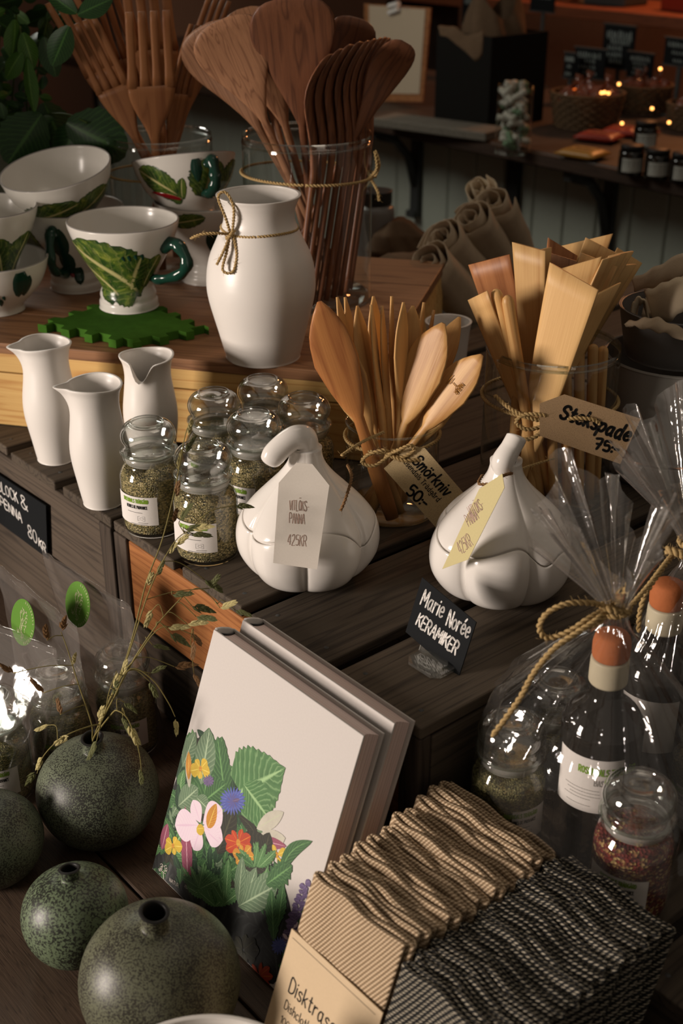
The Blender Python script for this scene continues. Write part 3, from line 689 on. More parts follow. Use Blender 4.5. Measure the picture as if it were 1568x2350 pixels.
# felt mat with square teeth
fc = Vector((-.285, 1.735, ZB+.0003)); ft = thing('felt_mat', 'thick green felt mat with square teeth under the front cup', 'mat', fc)
cn = [onz(82, 742, .132)-fc, onz(300, 788, .132)-fc, onz(482, 752, .132)-fc, onz(300, 668, .132)-fc]
poly = []
for i in range(4):
    p, q = cn[i], cn[(i+1) % 4]; e = q-p; L = e.length; d = e.normalized(); nrm = Vector((d.y, -d.x, 0)); k = max(3, int(L/.034))
    if nrm.dot(p+q) < 0: nrm = -nrm
    for j in range(k):
        a, b = L*j/k, L*(j+1)/k; w = R.uniform(-.002, .002)
        for s, o_ in ((a+.003, .0), (a+(b-a)*.42+w, .0), (a+(b-a)*.46+w, -.013), (b-.002, -.013)): v = p + d*s + nrm*o_; poly.append((v.x, v.y))
n_ = len(poly); Vf = [(x, y, 0) for x, y in poly] + [(x, y, .0115) for x, y in poly]
Ff = [tuple(reversed(range(n_))), tuple(range(n_, 2*n_))] + [(i, (i+1) % n_, (i+1) % n_+n_, i+n_) for i in range(n_)]
o = obj('mat', (Vf, Ff), MT['felt'], ft, False); bevel(o, .0012, 2)

# garlic-shaped pots
def garlic(label, loc, rz, stem, seed, lobes=6):
    t = thing('garlic_pot', label, 'pot', loc, rz, 'garlic-shaped lidded pots')
    rr = random.Random(seed); amp = [rr.uniform(.85, 1.15) for _ in range(lobes)]; ph = [rr.uniform(-.08, .08) for _ in range(lobes)]
    prof = [(.030, .0), (.044, .0015), (.058, .010), (.0690, .028), (.0725, .048), (.0690, .068), (.058, .086), (.043, .103), (.0290, .118), (.0200, .131), (.0165, .142), (.0165, .149)]
    pp = smooth_prof(prof, 6)
    def rad_at(z, th):
        r = pp[-1][0]
        for (r0, z0), (r1, z1) in zip(pp, pp[1:]):
            if z <= z1: r = r0 + (r1-r0)*max(0, z-z0)/max(z1-z0, 1e-9); break
        u = (th/(2*pi)*lobes) % lobes; i = int(u); f = u-i
        k = interp([(0, .7), (.03, 1), (.075, .8), (.11, .3), (.135, .12), (.2, .1)], z)
        b = (sin(pi*f))**.55*amp[i % lobes]
        return r*(1 + k*(.17*b - .115))
    zs = lambda th: .0735 + .008*sin(3*th+seed) - .017*math.exp(-((((th-seed_d+pi) % (2*pi))-pi)/.22)**2)
    seed_d = {1: rad(58), 2: rad(10)}[seed]
    def pt(th, z, o=0): r = rad_at(z, th) + o; return (r*sin(th), -r*cos(th), z)
    nU = 144
    def body(s, tt):
        th = 2*pi*s; top = zs(th) - .0008; z0 = 0
        if tt < .80: return pt(th, z0 + (top)*(tt/.80))
        q = (tt-.80)/.20; return pt(th, top - .010*q, -.0035*min(1, q*4))
    VF = grid(nU, 44, body, True); V, F, _ = VF; F.append(tuple(range(nU)))
    obj('bowl', (V, F), MT['garlic'], t)
    def lid(s, tt):
        th = 2*pi*s; b = zs(th) + .0004
        if tt < .15: q = 1-tt/.15; return pt(th, b - .006*q, -.0038*min(1, q*4))
        return pt(th, b + (.149-b)*((tt-.15)/.85), 0)
    V, F, _ = grid(nU, 50, lid, True); F.append(tuple(range(49*nU, 50*nU)))
    l = obj('lid', (V, F), MT['garlic'], t)
    P = catmull(stem, 6); rl = [interp([(0, .0165), (.3, .0150), (.6, .0125), (.85, .0125), (.95, .0105), (1, .007)], i/(len(P)-1)) for i in range(len(P))]
    obj('stem', tube(P, rl, 18, flat=.85), MT['garlic'], l)
    return t
G1 = Vector((-.0366, 1.19, .0002)); G2 = Vector((.166, 1.158, .0002))
garlic('white garlic-shaped pot with its stalk curled over to the left', G1, 0, [(0, 0, .140), (-.001, 0, .150), (-.003, -.004, .160), (-.014, -.010, .162), (-.030, -.016, .150), (-.038, -.018, .138)], 1)
garlic('white garlic-shaped pot with an upright stalk, beside the chalk name card', G2, rad(20), [(0, 0, .138), (-.003, -.003, .146), (-.006, -.006, .152), (.002, -.004, .163), (.008, -.002, .171), (.010, -.001, .174)], 2)

# stone-coloured pots at the right
def pot(label, loc, prof, m, handle_=False, group='grey stoneware pots'):
    t = thing('stoneware_pot', label, 'pot', loc, 0, group); obj('body', lathe(shell(prof, .0035), 72, 4), m, t); return t
PX = Vector((.405, 1.455, 0))
pot('grey pot at the bottom of the right-hand stack, standing on the crate', PX+Vector((0, 0, .0003)), [(0, 0), (.060, 0), (.068, .003), (.074, .012), (.079, .031), (.080, .034)], MT['greyglaze'])
pot('large grey pot with a brown rim in the middle of the right-hand stack', PX+Vector((0, 0, .0348)), [(0, 0), (.066, 0), (.072, .004), (.081, .030), (.084, .07), (.0845, .117), (.085, .1185)], MT['greyglaze'])
pot('dark grey pot on top of the stack, filled with pale linen', PX+Vector((.0, 0.0, .1537)), [(0, 0), (.055, 0), (.060, .003), (.066, .03), (.0715, .058), (.072, .060)], MT['greyglaze2'])
o = thing('white_cup', 'small white earthenware cup between the butter knives and the spatulas', 'cup', cw(.55, .60, .0003)); o.location = (.150, 1.70, .0003)
obj('body', lathe(shell([(0, 0), (.022, 0), (.024, .002), (.027, .05), (.030, .095), (.0325, .112), (.033, .114)], .003), 48, 4, wob), MT['white'], o)
# spherical vases bottom left
def globe(label, u, v, r, zc, hgt, m, neck, lean=0):
    r_ = ray(u, v); p = CAM + r_*((zc-CAMZ)/r_.z); t = thing('globe_vase', label, 'vase', (p.x, p.y, TABLE+.0003), 0, 'round speckled green vases')
    h = hgt; nr = neck
    pr = [(0, 0), (r*.38, 0), (r*.55, h*.035), (r*.86, h*.22), (r*1.0, h*.48), (r*.93, h*.72), (r*.70, h*.90), (r*.42, h*.985), (nr*1.25, h*1.01), (nr*.98, h*1.04), (nr, h*1.12), (nr*1.12, h*1.145)]
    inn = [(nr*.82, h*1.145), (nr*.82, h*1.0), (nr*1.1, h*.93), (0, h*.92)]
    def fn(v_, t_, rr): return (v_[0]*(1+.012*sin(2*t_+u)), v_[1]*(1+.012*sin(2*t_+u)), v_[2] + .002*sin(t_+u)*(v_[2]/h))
    b = obj('body', lathe(pr, 72, 5, fn), m, t); obj('mouth', lathe([pr[-1]]+inn, 40, 3, fn), MT['nearblack'], t)  # near-black colour stands in for the shade inside the vase mouth
    return t
globe('round grey-green vase holding the oat grass', 225, 1815, .0635, -.185, .108, MT['sage'], .0105)
globe('smaller round green vase with dark speckles, in front of the grass vase', 171, 2085, .0505, -.188, .088, MT['moss'], .0093)
globe('largest round olive vase at the bottom, in front of the books', 368, 2250, .0690, -.177, .124, MT['olive'], .0115)
globe('round grey vase cut by the left edge of the picture', -22, 1915, .052, -.188, .09, MT['sage'], .009)
bw_ = thing('white_bowl', 'white glazed bowl cut by the bottom edge of the picture', 'bowl', (-.099, .594, TABLE+.0003))
obj('body', lathe(shell([(0, 0), (.045, 0), (.050, .003), (.070, .030), (.083, .080), (.0885, .128), (.0905, .139), (.091, .141)], .0035), 80, 4), MT['garlic'], bw_)
# ---------------------------------------------------------------- glasses and wooden utensils
def glass_pot(label, loc, r, h, m='glasswide', wall=.0035, prof=None):
    t = thing('glass_vase', label, 'glass vase', loc)
    p = prof or [(0, 0), (r-.004, 0), (r, .004), (r, .03), (r, h-.004), (r-.001, h)]
    obj('glass', lathe(p, 64, 3), MT[m], t)
    obj('base', lathe([(0, .0002), (r*.93, .0002), (r*.93, .006), (0, .007)], 48, 1), MT[m], t)
    rr = p[-1][0]
    obj('rim', tube([(rr*sin(a), -rr*cos(a), p[-1][1]) for a in [2*pi*i/72 for i in range(72)]], .0016, 8, True), MT['rimglass'], t)
    return t
MT['rimglass'] = glass('rim_glass', (.90, .93, .90), (.62, .68, .64), 2.0, .03)
def place_along(t, P0, P1, roll):
    z = (P1-P0).normalized(); y = (CAM-(P0+P1)/2); y = (y - z*y.dot(z)).normalized(); y = Matrix.Rotation(roll, 3, z) @ y
    x = (-y).cross(z).normalized(); x = (x if x.x > 0 or abs(roll) > pi/2 else x)
    m = basis(y.cross(z), y, z, P0); t.matrix_world = m
def spoon_vf(L, hw, hl, bend=0.0, dish=.006, hh=.0048, th=.0042, pw=.9):
    st = []; s0 = L-hl
    for i in range(7):
        q = i/6; st.append((s0*q, hh*(1+.12*q), hh*.9, 0, 0))
    tab = [(.06, 0), (.12, .04), (.22, .15), (.34, .33), (.46, .55), (.56, .76), (.64, .90), (.72, .985), (.78, 1), (.84, .97), (.90, .86), (.95, .67), (.98, .44), (1, .12)]
    for q, f in tab:
        w = hh*1.1 + (hw-hh*1.1)*f**pw
        st.append((s0+(L-s0)*q, w, th*(1-.42*f)+.0004 if q < .97 else th*.42, 0, bend*q*q - dish*sin(pi*q)*f))
    return loft(st, 18, 2.2)
def spatula_vf(L, hw, bl, slant=0.0, hh=.0075, th=.0032, curve=0.0):
    st = []; s0 = L-bl
    for i in range(6): q = i/5; st.append((s0*q, hh*(.92+.1*q), .0050-.001*q, 0, 0))
    for i in range(1, 11):
        q = i/10; w = hh*1.02 + (hw-hh)*(q**.62 if q < .999 else 1); st.append((s0+bl*q, w, .0042-(.0042-.0016)*q, curve*q*.0, curve*q*q))
    V, F = loft(st, 16, 3.4)
    return [(x, y, z + slant*x*max(0, (z-s0)/bl)**2) for x, y, z in V], F
def knife_vf(L, hw, bl, hh=.0065, th=.0035):
    st = []; s0 = L-bl
    for i in range(7): q = i/6; st.append((s0*q, hh*(.75+.35*sin(pi*min(1, q+.15))), .0045, 0, 0))
    for i in range(1, 13):
        q = i/12; w = interp([(0, hh), (.25, hw*.72), (.5, hw), (.72, hw*.9), (.88, hw*.55), (1, hw*.10)], q); st.append((s0+bl*q, w, .0042-.0026*q, hw*.12*sin(pi*q), 0))
    return loft(st, 14, 2.2)
def fork_vf(L, hw, bl, tines=4, slot=.56, bend=.0):
    s0 = L-bl; zt = L - bl*slot; st = []; hh = .0062
    for i in range(6): q = i/5; st.append((s0*q, hh, .0058-.0012*q, 0, 0))
    for i in range(1, 9): q = i/8; st.append((s0+(zt-s0)*q, hh+(hw*.97-hh)*(sin(q*pi/2)**1.5), .0045-.001*q, 0, -bend*.3*sin(pi*q*.5)))
    parts = [loft(st, 14, 2.8)]; w = 2*hw/tines
    for k in range(tines):
        c = -hw + w*(k+.5); ts = []
        for i in range(8):
            q = i/7; z = zt-.002 + (L-zt+.002)*q; ts.append((z, w*.5*(.995-.30*min(1, q*4)) if q < .99 else w*.30, .0035*(1-.4*q), c*(1-.04*q), -bend*.3 + bend*q*q))
        parts.append(loft(ts, 10, 3))
    return join(*parts)
def utensil(name, label, cat, group, VF, m, P0, P1, roll=0):
    o = obj(name, VF, MT[m]); tag(o, label, cat, group); place_along(o, P0, P1, roll); return o

# round walnut spoons in the tall glass vase
SPC = Vector((-.048, 1.80, ZB)); SR, SH = .091, .222
gp = glass_pot('tall glass vase full of round walnut spoons', SPC, SR, SH)
obj('twine', join(rope([((SR+.0022)*sin(a), -(SR+.0022)*cos(a), .178+.004*cos(a+.8)) for a in [2*pi*i/28 for i in range(28)]], .0021, 200, True),
    rope([(SR*.93, -.01, .172), (SR*1.06, -.03, .190), (SR*1.03, -.035, .215), (SR*1.10, -.03, .196), (SR*1.04, -.02, .176)], .0021, 200),
    rope([(SR*.98, -.012, .172), (SR*1.08, -.035, .160), (SR*1.10, -.04, .148)], .0021, 200, fuzz=300)), MT['twine'], gp)
def spoon(label, u, v, y, hwpx, hlpx, bx, by, m='walnut', roll=0, bend=0, pw=.9, dish=.006):
    top = ony(u, v, y); d = (top-CAM).dot(FW); k = d/FPX; P0 = Vector((SPC.x+bx, SPC.y+by, ZB+.009)); L = (top-P0).length
    utensil('wooden_spoon', label, 'spoon', 'round wooden spoons in the glass vase', spoon_vf(L, hwpx*k, hlpx*k, bend, dish, pw=pw), m, P0, top, rad(roll))
spoon('largest walnut spoon, its broad round head in the middle of the glass', 665, -6, 1.735, 101, 330, .012, .045, pw=.8)
spoon('pale striped spoon left of the largest spoon', 505, 46, 1.745, 90, 265, .045, .0, 'walnutlight', -8)
spoon('dark striped spoon between the pale spoon and the largest spoon', 585, 48, 1.79, 84, 270, .030, .06, 'walnutlight', 14)
spoon('wavy-grained spoon furthest left in the spoon glass', 462, 60, 1.80, 88, 280, .055, .03, 'walnutlight', -22)
spoon('spoon with striped top edge peeping out behind the pale spoon', 560, 18, 1.86, 66, 250, .02, -.03, 'walnutlight', 5)
spoon('round walnut spoon behind the right shoulder of the largest one', 818, 40, 1.83, 58, 210, -.03, .05, 'walnut', 5)
eo = ['first', 'second', 'third', 'fourth', 'fifth', 'sixth', 'seventh', 'eighth', 'ninth', 'tenth', 'eleventh']
for i, (u, v, y, bx_, hw_px) in enumerate([(752, 122, 1.745, -0.014, 46), (776, 110, 1.760, -0.004, 48), (798, 100, 1.775, 0.006, 50), (820, 94, 1.79, 0.016, 48), (838, 92, 1.805, 0.026, 46), (852, 88, 1.82, 0.036, 44), (866, 86, 1.835, 0.046, 44), (876, 84, 1.85, 0.054, 44), (884, 86, 1.865, 0.060, 44), (892, 90, 1.88, 0.056, 44), (850, 70, 1.885, 0.030, 44)]):
    spoon('walnut spoon seen edge-on, %s of the row right of the largest spoon' % eo[i], u, v, y, 62, 300, bx_, [-.066, -.066, -.064, -.060, -.052, -.042, -.030, -.014, .004, .022, .04][i], 'walnut', 66+2*i, .006, 1.0, .016)
spoon('walnut spoon furthest right with a hollow oval bowl', 930, 96, 1.80, 50, 250, -.055, -.02, 'walnut', 30, .004, .9, .012)

# wooden forks in the glass behind the cups
FKC = Vector((-.272, 1.935, ZB)); FR, FH = .078, .198
gp = glass_pot('glass vase of wooden forks behind the cups', FKC, FR, FH)
obj('twine', rope([((FR+.002)*sin(a), -(FR+.002)*cos(a), .150+.003*cos(a)) for a in [2*pi*i/28 for i in range(28)]], .0019, 200, True), MT['twine'], gp)
def fork(label, u, v, y, hwpx, blpx, bx, by, roll=0, bend=.0, m='cherry', slot=.56, tines=4):
    top = ony(u, v, y); k = (top-CAM).dot(FW)/FPX; P0 = Vector((FKC.x+bx, FKC.y+by, ZB+.010)); L = (top-P0).length
    utensil('wooden_fork', label, 'fork', 'wooden forks in the glass vase', fork_vf(L, hwpx*k, blpx*k, tines, slot, bend), m, P0, top, rad(roll))
fork('wooden fork standing upright in front of the other forks', 338, 25, 1.868, 60, 300, -.004, -.03, 12, .004)
fork('wooden fork leaning left with four narrow tines', 186, 48, 1.875, 45, 290, .045, -.01, -15, .008)
fork('wooden fork furthest left, half hidden by the leaves', 138, -8, 1.93, 46, 320, .055, .02, -20, .006)
fork('wooden fork behind the upright one, its tines cut by the top of the picture', 330, -62, 1.95, 62, 300, .01, .04, -4, .006)
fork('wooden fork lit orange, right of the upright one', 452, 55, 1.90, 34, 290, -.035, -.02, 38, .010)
fork('wooden fork leaning right behind the orange-lit fork', 500, -6, 1.96, 36, 280, -.045, .03, 30, .008)
fork('wooden fork behind the left-leaning fork, its tines out of the picture', 245, -40, 1.97, 44, 300, .03, .05, -8, .006)

# butter knives in a jar with a price tag
KC = Vector((.059, 1.346, .0002)); KR, KH = .0545, .112
kp = [(0, 0), (.049, 0), (.053, .004), (.0545, .02), (.0545, .088), (.0525, .098), (.0530, .108), (.0535, .112)]
gp = glass_pot('round glass jar of wooden butter knives', KC, KR, KH, 'glass', prof=kp)
obj('twine', join(rope([((KR+.0005)*sin(a), -(KR+.0005)*cos(a), .096+.002*sin(a)) for a in [2*pi*i/26 for i in range(26)]], .0022, 220, True),
    rope([(-.006, -KR-.001, .095), (-.012, -KR-.008, .103), (-.030, -KR-.008, .097), (-.036, -KR-.004, .086), (-.022, -KR-.008, .084), (-.006, -KR-.002, .093)], .0022, 220, fuzz=300),
    rope([(-.006, -KR-.003, .096), (.006, -KR-.012, .106), (.018, -KR-.010, .110), (.021, -KR-.008, .102), (.008, -KR-.008, .094), (-.006, -KR-.003, .094)], .0022, 220, fuzz=300),
    rope([(-.006, -KR-.004, .095), (.010, -KR-.012, .092), (.026, -KR-.010, .092), (.034, -KR-.008, .086)], .0022, 220, fuzz=300),
    rope([(-.010, -KR-.002, .092), (-.004, -KR-.006, .098), (.0, -KR-.002, .101)], .0030, 220)), MT['twine'], gp)
def knife(label, u, v, y, hwpx, blpx, bx, by, roll=0, m='juniper', hh=.0062, base=None):
    top = ony(u, v, y); k = (top-CAM).dot(FW)/FPX; P0 = base or Vector((KC.x+bx, KC.y+by, .0085)); L = (top-P0).length
    return utensil('butter_knife', label, 'butter knife', 'wooden butter knives in the glass jar', knife_vf(L, hwpx*k, blpx*k, hh), m, P0, top, rad(roll))
knife('knotty orange butter knife leaning left in front of the others', 733, 692, 1.302, 54, 300, .000, -.044, -6, 'amber', .0085)
knife('pale butter knife showing behind the knotty orange one', 752, 742, 1.318, 50, 290, .010, -.030, -14)
for i, (u, v, y, r_, hw_px) in enumerate([(774, 682, 1.36, 62, 26), (792, 682, 1.375, 64, 26), (820, 702, 1.335, 40, 28), (857, 680, 1.37, 50, 30), (852, 700, 1.33, 76, 26), (877, 702, 1.335, 74, 26), (899, 680, 1.36, 80, 26), (926, 694, 1.325, 58, 30), (948, 702, 1.35, 22, 36), (973, 694, 1.365, 78, 24), (996, 712, 1.372, 80, 24)]):
    knife('thin upright butter knife, %s from the left in the back row of the jar' % ['first', 'second', 'third', 'fourth', 'fifth', 'sixth', 'seventh', 'eighth', 'ninth', 'tenth', 'eleventh'][i], u, v, y, hw_px, 250, (u-880)/9000+.002, -.025+.004*(i % 4)+.02*(y > 1.34), r_)
knife('broad pale butter knife blade leaning right in the middle of the jar', 1018, 742, 1.318, 56, 260, -.024, -.028, -26)
knife('pale butter knife just behind the broad right-leaning blade', 1055, 728, 1.345, 36, 270, -.020, -.012, 10)
k4 = knife('butter knife leaning furthest right, with a branded mark on its blade', 1106, 815, 1.300, 46, 230, -.034, -.020, -20)
knife('butter knife under the branded one, its blade in shadow', 1062, 880, 1.325, 34, 220, -.030, .000, -10)
Lk = max(v.co.z for v in k4.data.vertices)
obj('branded_mark', xf(join(write('NATUR', .0045, .0008, 0, .004, .7, center=True), ink([[(0, -.004), (0, .002), (-.003, .004), (0, .006), (.003, .004), (0, .002)], [(-.004, -.006), (.004, -.006)], [(-.006, -.009), (.006, -.009)]], .0009)), Matrix.Translation((.002, .0042, Lk-.045)) @ Matrix(((0, -1, 0, 0), (0, 0, 1, 0), (-1, 0, 0, 0), (0, 0, 0, 1)))), MT['burn'], k4, False)
# spatulas in the glass vase on the right
TC = Vector((.246, 1.392, .0002)); TR, TH = .0775, .182
gp = glass_pot('glass vase of pale wooden spatulas', TC, TR, TH)
obj('twine', join(rope([((TR+.0024)*sin(a), -(TR+.0024)*cos(a), .124+.003*cos(a+.5)) for a in [2*pi*i/26 for i in range(26)]], .0022, 220, True),
    rope([(-.006, -TR-.004, .127), (-.020, -TR-.012, .137), (-.042, -TR-.010, .137), (-.050, -TR-.006, .126), (-.036, -TR-.010, .119), (-.006, -TR-.004, .125)], .0025, 220, fuzz=300),
    rope([(-.006, -TR-.004, .127), (.012, -TR-.014, .134), (.036, -TR-.014, .132), (.044, -TR-.012, .120), (.030, -TR-.012, .113), (-.004, -TR-.004, .123)], .0025, 220, fuzz=300),
    rope([(-.006, -TR-.005, .126), (-.030, -TR-.012, .110), (-.046, -TR-.012, .108)], .0025, 220, fuzz=400),
    rope([(-.006, -TR-.005, .127), (-.030, -TR-.010, .131), (-.055, -TR-.004, .140), (-.074, -TR+.01, .152)], .0025, 220, fuzz=500),
    rope([(-.010, -TR-.003, .120), (-.005, -TR-.009, .126), (-.001, -TR-.003, .132)], .0034, 220)), MT['twine'], gp)
def spat(label, u, v, y, hwpx, blpx, bx, by, roll=0, slant=0, m='beech', curve=0):
    top = ony(u, v, y); k = (top-CAM).dot(FW)/FPX; P0 = Vector((TC.x+bx, TC.y+by, .0105)); L = (top-P0).length
    return utensil('wooden_spatula', label, 'spatula', 'wooden spatulas in the glass vase', spatula_vf(L, hwpx*k, blpx*k, slant, curve=curve), m, P0, top, rad(roll))
spat('large pale spatula in front, facing the viewer with a straight top', 1318, 634, 1.318, 66, 480, -.038, -.045, -20, .17)
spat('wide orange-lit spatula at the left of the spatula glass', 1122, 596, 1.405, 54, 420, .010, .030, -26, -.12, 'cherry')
spat('spatula in front of the orange-lit one at the left edge of the glass', 1096, 678, 1.352, 34, 330, .012, -.030, -44, -.3)
spat('tall bright spatula left of the middle of the glass', 1214, 566, 1.378, 44, 430, -.008, .000, -30, .14)
spat('pale spatula just behind the tall bright one', 1246, 572, 1.405, 34, 420, -.012, .025, 55, .1)
spat('narrow edge-on spatula right of the large front one', 1394, 664, 1.345, 34, 420, -.050, -.030, 52, -.6)
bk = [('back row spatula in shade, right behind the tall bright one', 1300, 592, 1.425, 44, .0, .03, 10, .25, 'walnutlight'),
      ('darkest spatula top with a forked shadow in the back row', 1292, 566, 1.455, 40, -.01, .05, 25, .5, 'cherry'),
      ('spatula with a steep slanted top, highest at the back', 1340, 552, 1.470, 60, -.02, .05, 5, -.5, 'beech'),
      ('spatula with a bright corner just above the large front one', 1330, 604, 1.375, 46, -.028, -.005, 8, -.55, 'beech'),
      ('square-topped spatula above the right corner of the large front one', 1376, 596, 1.392, 46, -.035, .005, 14, .08, 'beech'),
      ('wide square-topped spatula in the middle of the back row', 1394, 570, 1.430, 56, -.04, .035, 10, .10, 'beech'),
      ('edge-on spatula, first of the dark row at the right', 1404, 590, 1.385, 40, -.052, -.010, 66, -.2, 'beech'),
      ('edge-on spatula, second of the dark row at the right', 1418, 584, 1.405, 40, -.052, .005, 66, -.2, 'beech'),
      ('edge-on spatula, third of the dark row at the right', 1434, 580, 1.422, 40, -.050, .020, 66, -.2, 'beech'),
      ('edge-on spatula, fourth of the dark row at the right', 1440, 608, 1.440, 40, -.045, .035, 64, -.2, 'beech'),
      ('spatula with a pale square corner furthest right at the back', 1446, 586, 1.462, 44, -.035, .050, 40, .1, 'beech')]
for l, u, v, y, hwp, bx_, by_, ro, sl, mm in bk: spat(l, u, v, y, hwp, 400, bx_, by_, ro, sl, mm)
def stick(label, u, v, y, bx, by, r, m='juniper'):
    top = ony(u, v, y); P0 = Vector((TC.x+bx, TC.y+by, .0105)); L = (top-P0).length
    st = [(L*i/9, r*(.9+.1*i/9), r*.85, 0, 0) for i in range(9)] + [(L*.97, r, r*.85, 0, 0), (L*.99, r*.8, r*.68, 0, 0), (L, r*.35, r*.3, 0, 0)]
    utensil('wooden_spatula', label, 'spatula', 'wooden spatulas in the glass vase', loft(st, 14, 2), m, P0, top)
stick('round spatula handle sticking up, left one of the pair', 1137, 664, 1.348, .004, -.048, .0068)
stick('round spatula handle sticking up, right one of the pair', 1164, 678, 1.340, -.010, -.055, .0068)
for i, (bx_, by_, u, v) in enumerate([(.020, -.058, 1300, 700), (.036, -.050, 1330, 720), (.050, -.040, 1362, 730), (-.022, -.060, 1235, 760), (.004, -.066, 1262, 745), (.060, -.022, 1385, 735), (-.045, -.048, 1190, 790)]):
    stick('thin spatula handle seen through the lower glass, %s from the right' % ['fourth', 'third', 'second', 'sixth', 'fifth', 'first', 'seventh'][i], u, v+60, 1.362, bx_, by_, .0062, 'juniper')

# hanging tags: outline given by its corners on a plane
def card(name, label, cat, corners, th, m, parent=None):
    o = sum(corners, Vector())/len(corners); x = (corners[1]-corners[0]).normalized(); n = x.cross(corners[-1]-corners[0]).normalized(); y = n.cross(x)
    if n.dot(CAM-o) < 0: n = -n
    y = n.cross(x); M = basis(x, y, n, o); Mi = M.inverted(); q = [Mi @ c for c in corners]; k = len(q)
    V = [(a.x, a.y, 0) for a in q] + [(a.x, a.y, -th) for a in q]
    F = [tuple(range(k)), tuple(reversed(range(k, 2*k)))] + [(i, i+k, (i+1) % k+k, (i+1) % k) for i in range(k)]
    t = obj(name, (V, F), m, None, False); t.matrix_world = M
    bmx = t.data; 
    import bmesh
    b = bmesh.new(); b.from_mesh(bmx); bmesh.ops.recalc_face_normals(b, faces=b.faces); b.to_mesh(bmx); b.free()
    if label: tag(t, label, cat)
    return t, Mi
def inscribe(t, Mi, plane_pt, lines, m, name='lettering'):
    """lines: (text, start point world, end point world (baseline), height, width, kw)"""
    out = []
    for text, a, b, h, w, kw in lines:
        pa, pb_ = Mi @ a, Mi @ b; d = (pb_-pa); L = Vector((d.x, d.y, 0)).length; ang = math.atan2(d.y, d.x)
        l, wd_ = strokes(text, h, kw.get('sx', .8), kw.get('gap', 1.5), kw.get('wob', 0), kw.get('slant', 0)); k = L/wd_
        V, F = ink([[(x*k, y) for x, y in q] for q in l], w, kw.get('curve', True))
        out.append(xf((V, F), Matrix.Translation((pa.x, pa.y, .0003)) @ Matrix.Rotation(ang, 4, 'Z')))
    return obj(name, join(*out), m, t, False)
def tagpts(pts, p, n): return [onplane(u, v, p, n) for u, v in pts]
tp, tn = Vector((.105, 1.262, .05)), Vector((-.25, -1, .35)).normalized()
t, Mi = card('price_tag', 'kraft paper tag tied to the butter knife jar, lettered in black', 'tag', tagpts([(881, 1075), (1000, 1210), (1067, 1135), (975, 1028), (940, 1022)], tp, tn), .0006, MT['kraftlight'])
Pn = lambda u, v: onplane(u, v, tp, tn)
inscribe(t, Mi, tp, [('Smörkniv', Pn(946, 1060), Pn(1021, 1139), .0125, .0021, dict(wob=.15, slant=.12)), ('50:-', Pn(932, 1132), Pn(973, 1165), .0125, .0024, dict(wob=.1, gap=1.2))], MT['black'])
inscribe(t, Mi, tp, [('Rosendals Trädgård', Pn(921, 1056), Pn(1004, 1152), .0060, .0008, dict(wob=.1))], MT['black'], 'fine_lettering')
tp2, tn2 = Vector((.300, 1.292, .10)), Vector((.02, -1, .30)).normalized()
t, Mi = card('price_tag', 'large kraft paper tag tied to the spatula glass', 'tag', tagpts([(1239, 926), (1239, 1000), (1424, 1065), (1471, 961), (1296, 905)], tp2, tn2), .0006, MT['kraft'])
Pn = lambda u, v: onplane(u, v, tp2, tn2)
inscribe(t, Mi, tp2, [('Stekspade', Pn(1284, 958), Pn(1440, 1013), .0150, .0034, dict(wob=.2, slant=.15, sx=.8)), ('75:-', Pn(1364, 1029), Pn(1417, 1041), .0112, .0030, dict(wob=.1))], MT['black'])
gp1, gn1 = Vector((-.036, 1.108, .09)), Vector((-.12, -1, .22)).normalized()
t, Mi = card('price_tag', 'large white paper tag hanging on the garlic pot with the curled stalk', 'tag', tagpts([(640, 1108), (627, 1292), (728, 1307), (756, 1114), (717, 1065), (680, 1062)], gp1, gn1), .0005, MT['tagwhite'])
Pn = lambda u, v: onplane(u, v, gp1, gn1)
inscribe(t, Mi, gp1, [('VITLÖKS-', Pn(664, 1170), Pn(708, 1173), .0100, .0006, dict(wob=.2)), ('PANNA', Pn(664, 1200), Pn(699, 1202), .0100, .0006, dict(wob=.2)), ('425KR', Pn(660, 1250), Pn(702, 1254), .0110, .0006, dict(wob=.2))], MT['brownink'])
obj('string', xf(rope([Vector((.006, 1.165, .140)), Vector((.010, 1.14, .138)), Vector((.004, 1.118, .125)), Vector((-.001, 1.112, .115))], .0017, fuzz=200), Mi), MT['twinedark'], t)
obj('string', xf(rope([Vector((.0, 1.175, .146)), Vector((.020, 1.20, .149)), Vector((.045, 1.235, .146))], .0018, fuzz=500), Mi), MT['twine'], t)
gp2, gn2 = Vector((.140, 1.075, .08)), Vector((-.75, -.65, .25)).normalized()
gp2 = ony(1100, 1180, 1.078); gn2 = Vector((-.80, -.62, .20)).normalized()
t, Mi = card('price_tag', 'yellowish paper tag turned sideways on the upright garlic pot', 'tag', tagpts([(1100, 1122), (1015, 1306), (1075, 1284), (1158, 1119), (1153, 1087)], gp2, gn2), .0005, MT['tagcream'])
Pn = lambda u, v: onplane(u, v, gp2, gn2)
inscribe(t, Mi, gp2, [('VITLÖKS-', Pn(1082, 1188), Pn(1112, 1166), .0110, .0007, dict(wob=.2)), ('PANNA', Pn(1076, 1208), Pn(1100, 1190), .0110, .0007, dict(wob=.2)), ('425KR', Pn(1058, 1272), Pn(1086, 1250), .0120, .0007, dict(wob=.2))], MT['brownink'])
obj('string', xf(rope([ony(1180, 1085, 1.15), ony(1155, 1092, 1.115), ony(1135, 1108, 1.10), ony(1100, 1110, 1.105), ony(1108, 1090, 1.12)], .0017, fuzz=200), Mi), MT['twinedark'], t)
obj('string', xf(rope([ony(1180, 1082, 1.15), ony(1220, 1068, 1.17), ony(1273, 1052, 1.19)], .0013, fuzz=600), Mi), MT['twine'], t)
